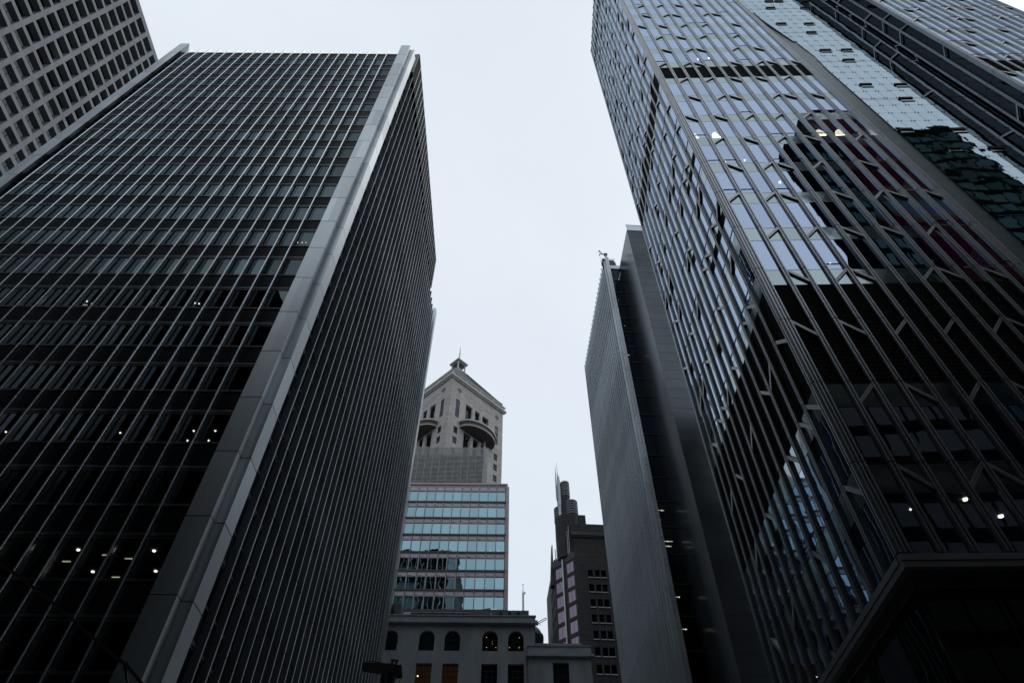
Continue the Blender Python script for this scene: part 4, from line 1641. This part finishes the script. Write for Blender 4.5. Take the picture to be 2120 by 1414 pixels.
# ------------------------------------------------------------------ far roof tops
def far_things():
    a = thing("lattice_mast", "thin grey lattice antenna mast standing against the sky behind the long chiller", "antenna mast", (2.8, 130, 0))
    K = Maker(a)
    m = MB()
    for sx, sy in ((-.16, -.16), (.16, -.16), (.16, .16), (-.16, .16)):
        m.box(sx - .04, sx + .04, sy - .04, sy + .04, 60, 75)
    for k in range(30):
        z = 60 + k * .5
        s_ = 1 if k % 2 else -1
        m.beam((-.16 * s_, -.16, z), (.16 * s_, -.16, z + .5), .05)
        m.beam((-.16 * s_, .16, z), (.16 * s_, .16, z + .5), .05)
        m.box(-.2, .2, -.2, .2, z - .03, z + .03)
    K.part(m, "lattice", M["steel"])
    m = MB()
    m.cyl(0, 0, 75, 76.6, .06, .05, 8)
    m.cyl(0, 0, 76.6, 76.8, .12, .12, 8)
    m.box(.25, .5, -.1, .1, 74.5, 75)
    m.beam((.1, 0, 74.7), (.3, 0, 74.7), .06)
    K.part(m, "tip", M["steel"])
    m = MB()
    m.box(-.5, .5, -.5, .5, 0, 60)
    K.part(m, "base", M["duct"])

    b = thing("round_tower", "pale rounded glass tower top peeping over the low wing", "tower", (3.2, 160, 0))
    K = Maker(b)
    m = MB()
    for k in range(24):
        z = 79.0 - 3.4 * k
        m.cyl(0, 0, z - 2.7, z, 5.2, 5.2, 40)
    K.part(m, "glass_drum", M["far_glass"])
    m = MB()
    m.cyl(0, 0, 0, 79.2, 5.0, 5.0, 40)
    m.cyl(0, 0, 79.2, 79.9, 5.25, 5.25, 40)
    m.cyl(0, 0, 79.9, 81.0, 5.05, 4.6, 40)
    m.cyl(0, 0, 81.0, 81.8, 4.4, 3.9, 40)
    K.part(m, "banding", M["pale"])
    m = MB()
    m.beam((2.2, -2, 81.6), (3.2, -2.2, 82.0), .25)
    m.beam((2.6, -2, 81.7), (6.0, -2.6, 83.2), .12)
    m.beam((2.6, -2, 82.1), (5.8, -2.6, 83.6), .12)
    m.beam((6.0, -2.6, 83.2), (5.8, -2.6, 83.6), .12)
    m.beam((4.2, -2.3, 82.5), (4.4, -2.3, 81.8), .12)
    K.part(m, "roof_crane", M["decotrim"])


far_things()


# ------------------------------------------------------------------ near silhouettes
def street_bits():
    p = thing("street_pole", "black street pole with a boxy arm in silhouette before the old building", "pole", (-3.85, 22, .12))
    K = Maker(p)
    m = MB()
    m.cyl(.02, 0, 0, 10.6, .15, .11, 14)
    m.cyl(.02, 0, 10.6, 11.05, .15, .2, 14)
    K.part(m, "pole", M["black"])
    m = MB()
    m.hexa([(-.95, -.12, 11.12), (.28, -.12, 10.96), (.28, .12, 10.96), (-.95, .12, 11.12), (-.95, -.12, 11.33), (.28, -.12, 11.24), (.28, .12, 11.24), (-.95, .12, 11.33)])
    m.hexa([(.18, -.13, 10.9), (.38, -.13, 10.94), (.38, .13, 10.94), (.18, .13, 10.9), (.18, -.13, 11.2), (.33, -.13, 11.26), (.33, .13, 11.26), (.18, .13, 11.2)])
    K.part(m, "arm", M["black"])
    m = MB()
    m.beam((-.02, 0, 11.22), (.0, 0, 11.46), .07)
    m.beam((.14, 0, 11.2), (.11, 0, 11.45), .07)
    m.beam((-.06, 0, 11.45), (.19, 0, 11.43), .05)
    K.part(m, "bracket", M["black"])
    m = MB()
    m.beam((.32, 0, 10.95), (.31, 0, 9.3), .022)
    m.beam((-.9, 0, 11.44), (-.1, 0, 11.3), .02)
    K.part(m, "wire", M["black"])
    c = thing("overhead_cable", "black overhead cable crossing the foot of the finned tower's corner pier", "cable", (-9.9, 16, 0))
    K = Maker(c, True)
    m = MB()
    pts = [(-24.0, 16, 16.6), (-18.0, 16, 13.4), (-13.0, 16, 10.95), (-11.18, 16, 9.91), (-9.86, 16, 9.09), (-9.1, 16, 8.66), (-8.5, 16, 8.2), (-7.6, 16, 7.3)]
    for q, r in zip(pts, pts[1:]):
        m.beam(q, r, .07)
    m.beam((-9.15, 15.98, 8.68), (-8.9, 15.98, 8.25), .05)
    m.beam((-8.9, 15.98, 8.25), (-8.4, 15.98, 8.05), .05)
    m.cyl(-9.12, 16, 8.58, 8.74, .06, seg=8)
    K.part(m, "wire", M["black"])


street_bits()


# ------------------------------------------------------------------ buildings behind the camera, seen only in the glass, plus two added light blockers
def backdrop():
    def block(name, label, x0, x1, y0, y1, h, mat, gp, storey=4.0, bay=3.0):
        b = thing(name, label, "building", ((x0 + x1) / 2, (y0 + y1) / 2, 0))
        K = Maker(b, True)
        m = MB()
        m.box(x0, x1, y0, y1, 0, h)
        K.part(m, "wall", mat)
        ws = []
        n = int((x1 - x0 - 1) / bay)
        for k in range(int(h / storey) - 1):
            for i in range(n):
                m = MB()
                a = x0 + .5 + bay * i
                z = 2 + storey * k
                m.quad((a + .15, y1 + .012, z + .9), (a + bay - .15, y1 + .012, z + .9), (a + bay - .15, y1 + .012, z + storey - .5), (a + .15, y1 + .012, z + storey - .5))
                ws.append(m)
        rest = MB()
        for m in ws[100:]:
            rest.add(m)
        for m in ws[:100]:
            K.part(m, "window", gp)
        if rest.v:
            K.part(rest, "window", gp, kind="stuff")
        return K
    block("reflected_block", "broad dark block reflected in the finned tower's front windows", -135, -42, -40, -14, 98, M["back"], M["backpane"])
    block("reflected_side_block", "dark mid-height block mirrored beside the finned tower's corner pier", -41.9, -14, -34, -14, 92, M["back"], M["backpane"])
    block("reflected_low_block", "lower dark block mirrored in the mullioned tower's lowest windows", 16.1, 46.4, -40, -14, 62, M["back"], M["dark"])
    block("unseen_middle_block", "unseen tall dark block added opposite the gap between the towers to cut sky light", -13.9, 16, -40, -14, 112, M["back"], M["dark"])  # added out of view to darken the low facades
    block("reflected_teal_tower", "narrow dark teal tower reflected left of the crimson banner", 46.5, 54, -18, -14, 115, M["back"], M["backpane"], 4, 1.3)
    block("reflected_dark_tower", "dark glass tower reflected in the pale recessed wall", 68.5, 84, -30, -14, 129, M["back"], M["backpane"], 4, 2.4)
    block("unseen_end_block", "dark block closing the cross street beyond the mullioned tower", 98, 125, -13, 34, 108, M["back"], M["dark"])  # added out of view as an occluder along the cross street
    K = block("reflected_banner_tower", "tower wrapped in a crimson banner, seen reflected in the mullioned tower", 54.2, 68.3, -26, -15, 130, M["back"], M["backpane"])
    m = MB()
    m.box(54.4, 68.1, -14.9, -14.6, 66, 129.6)
    K.part(m, "banner", M["banner"])


backdrop()

# ------------------------------------------------------------------ picture settings
scene.view_settings.view_transform = 'Standard'
scene.view_settings.look = 'None'
scene.view_settings.exposure = 0
scene.view_settings.gamma = 1
scene.view_settings.use_curve_mapping = False
scene.render.engine = 'CYCLES'
scene.cycles.max_bounces = 8
scene.cycles.diffuse_bounces = 3
scene.cycles.glossy_bounces = 5
scene.cycles.transmission_bounces = 4
scene.cycles.transparent_max_bounces = 8
scene.cycles.sample_clamp_indirect = 4
scene.cycles.use_denoising = True
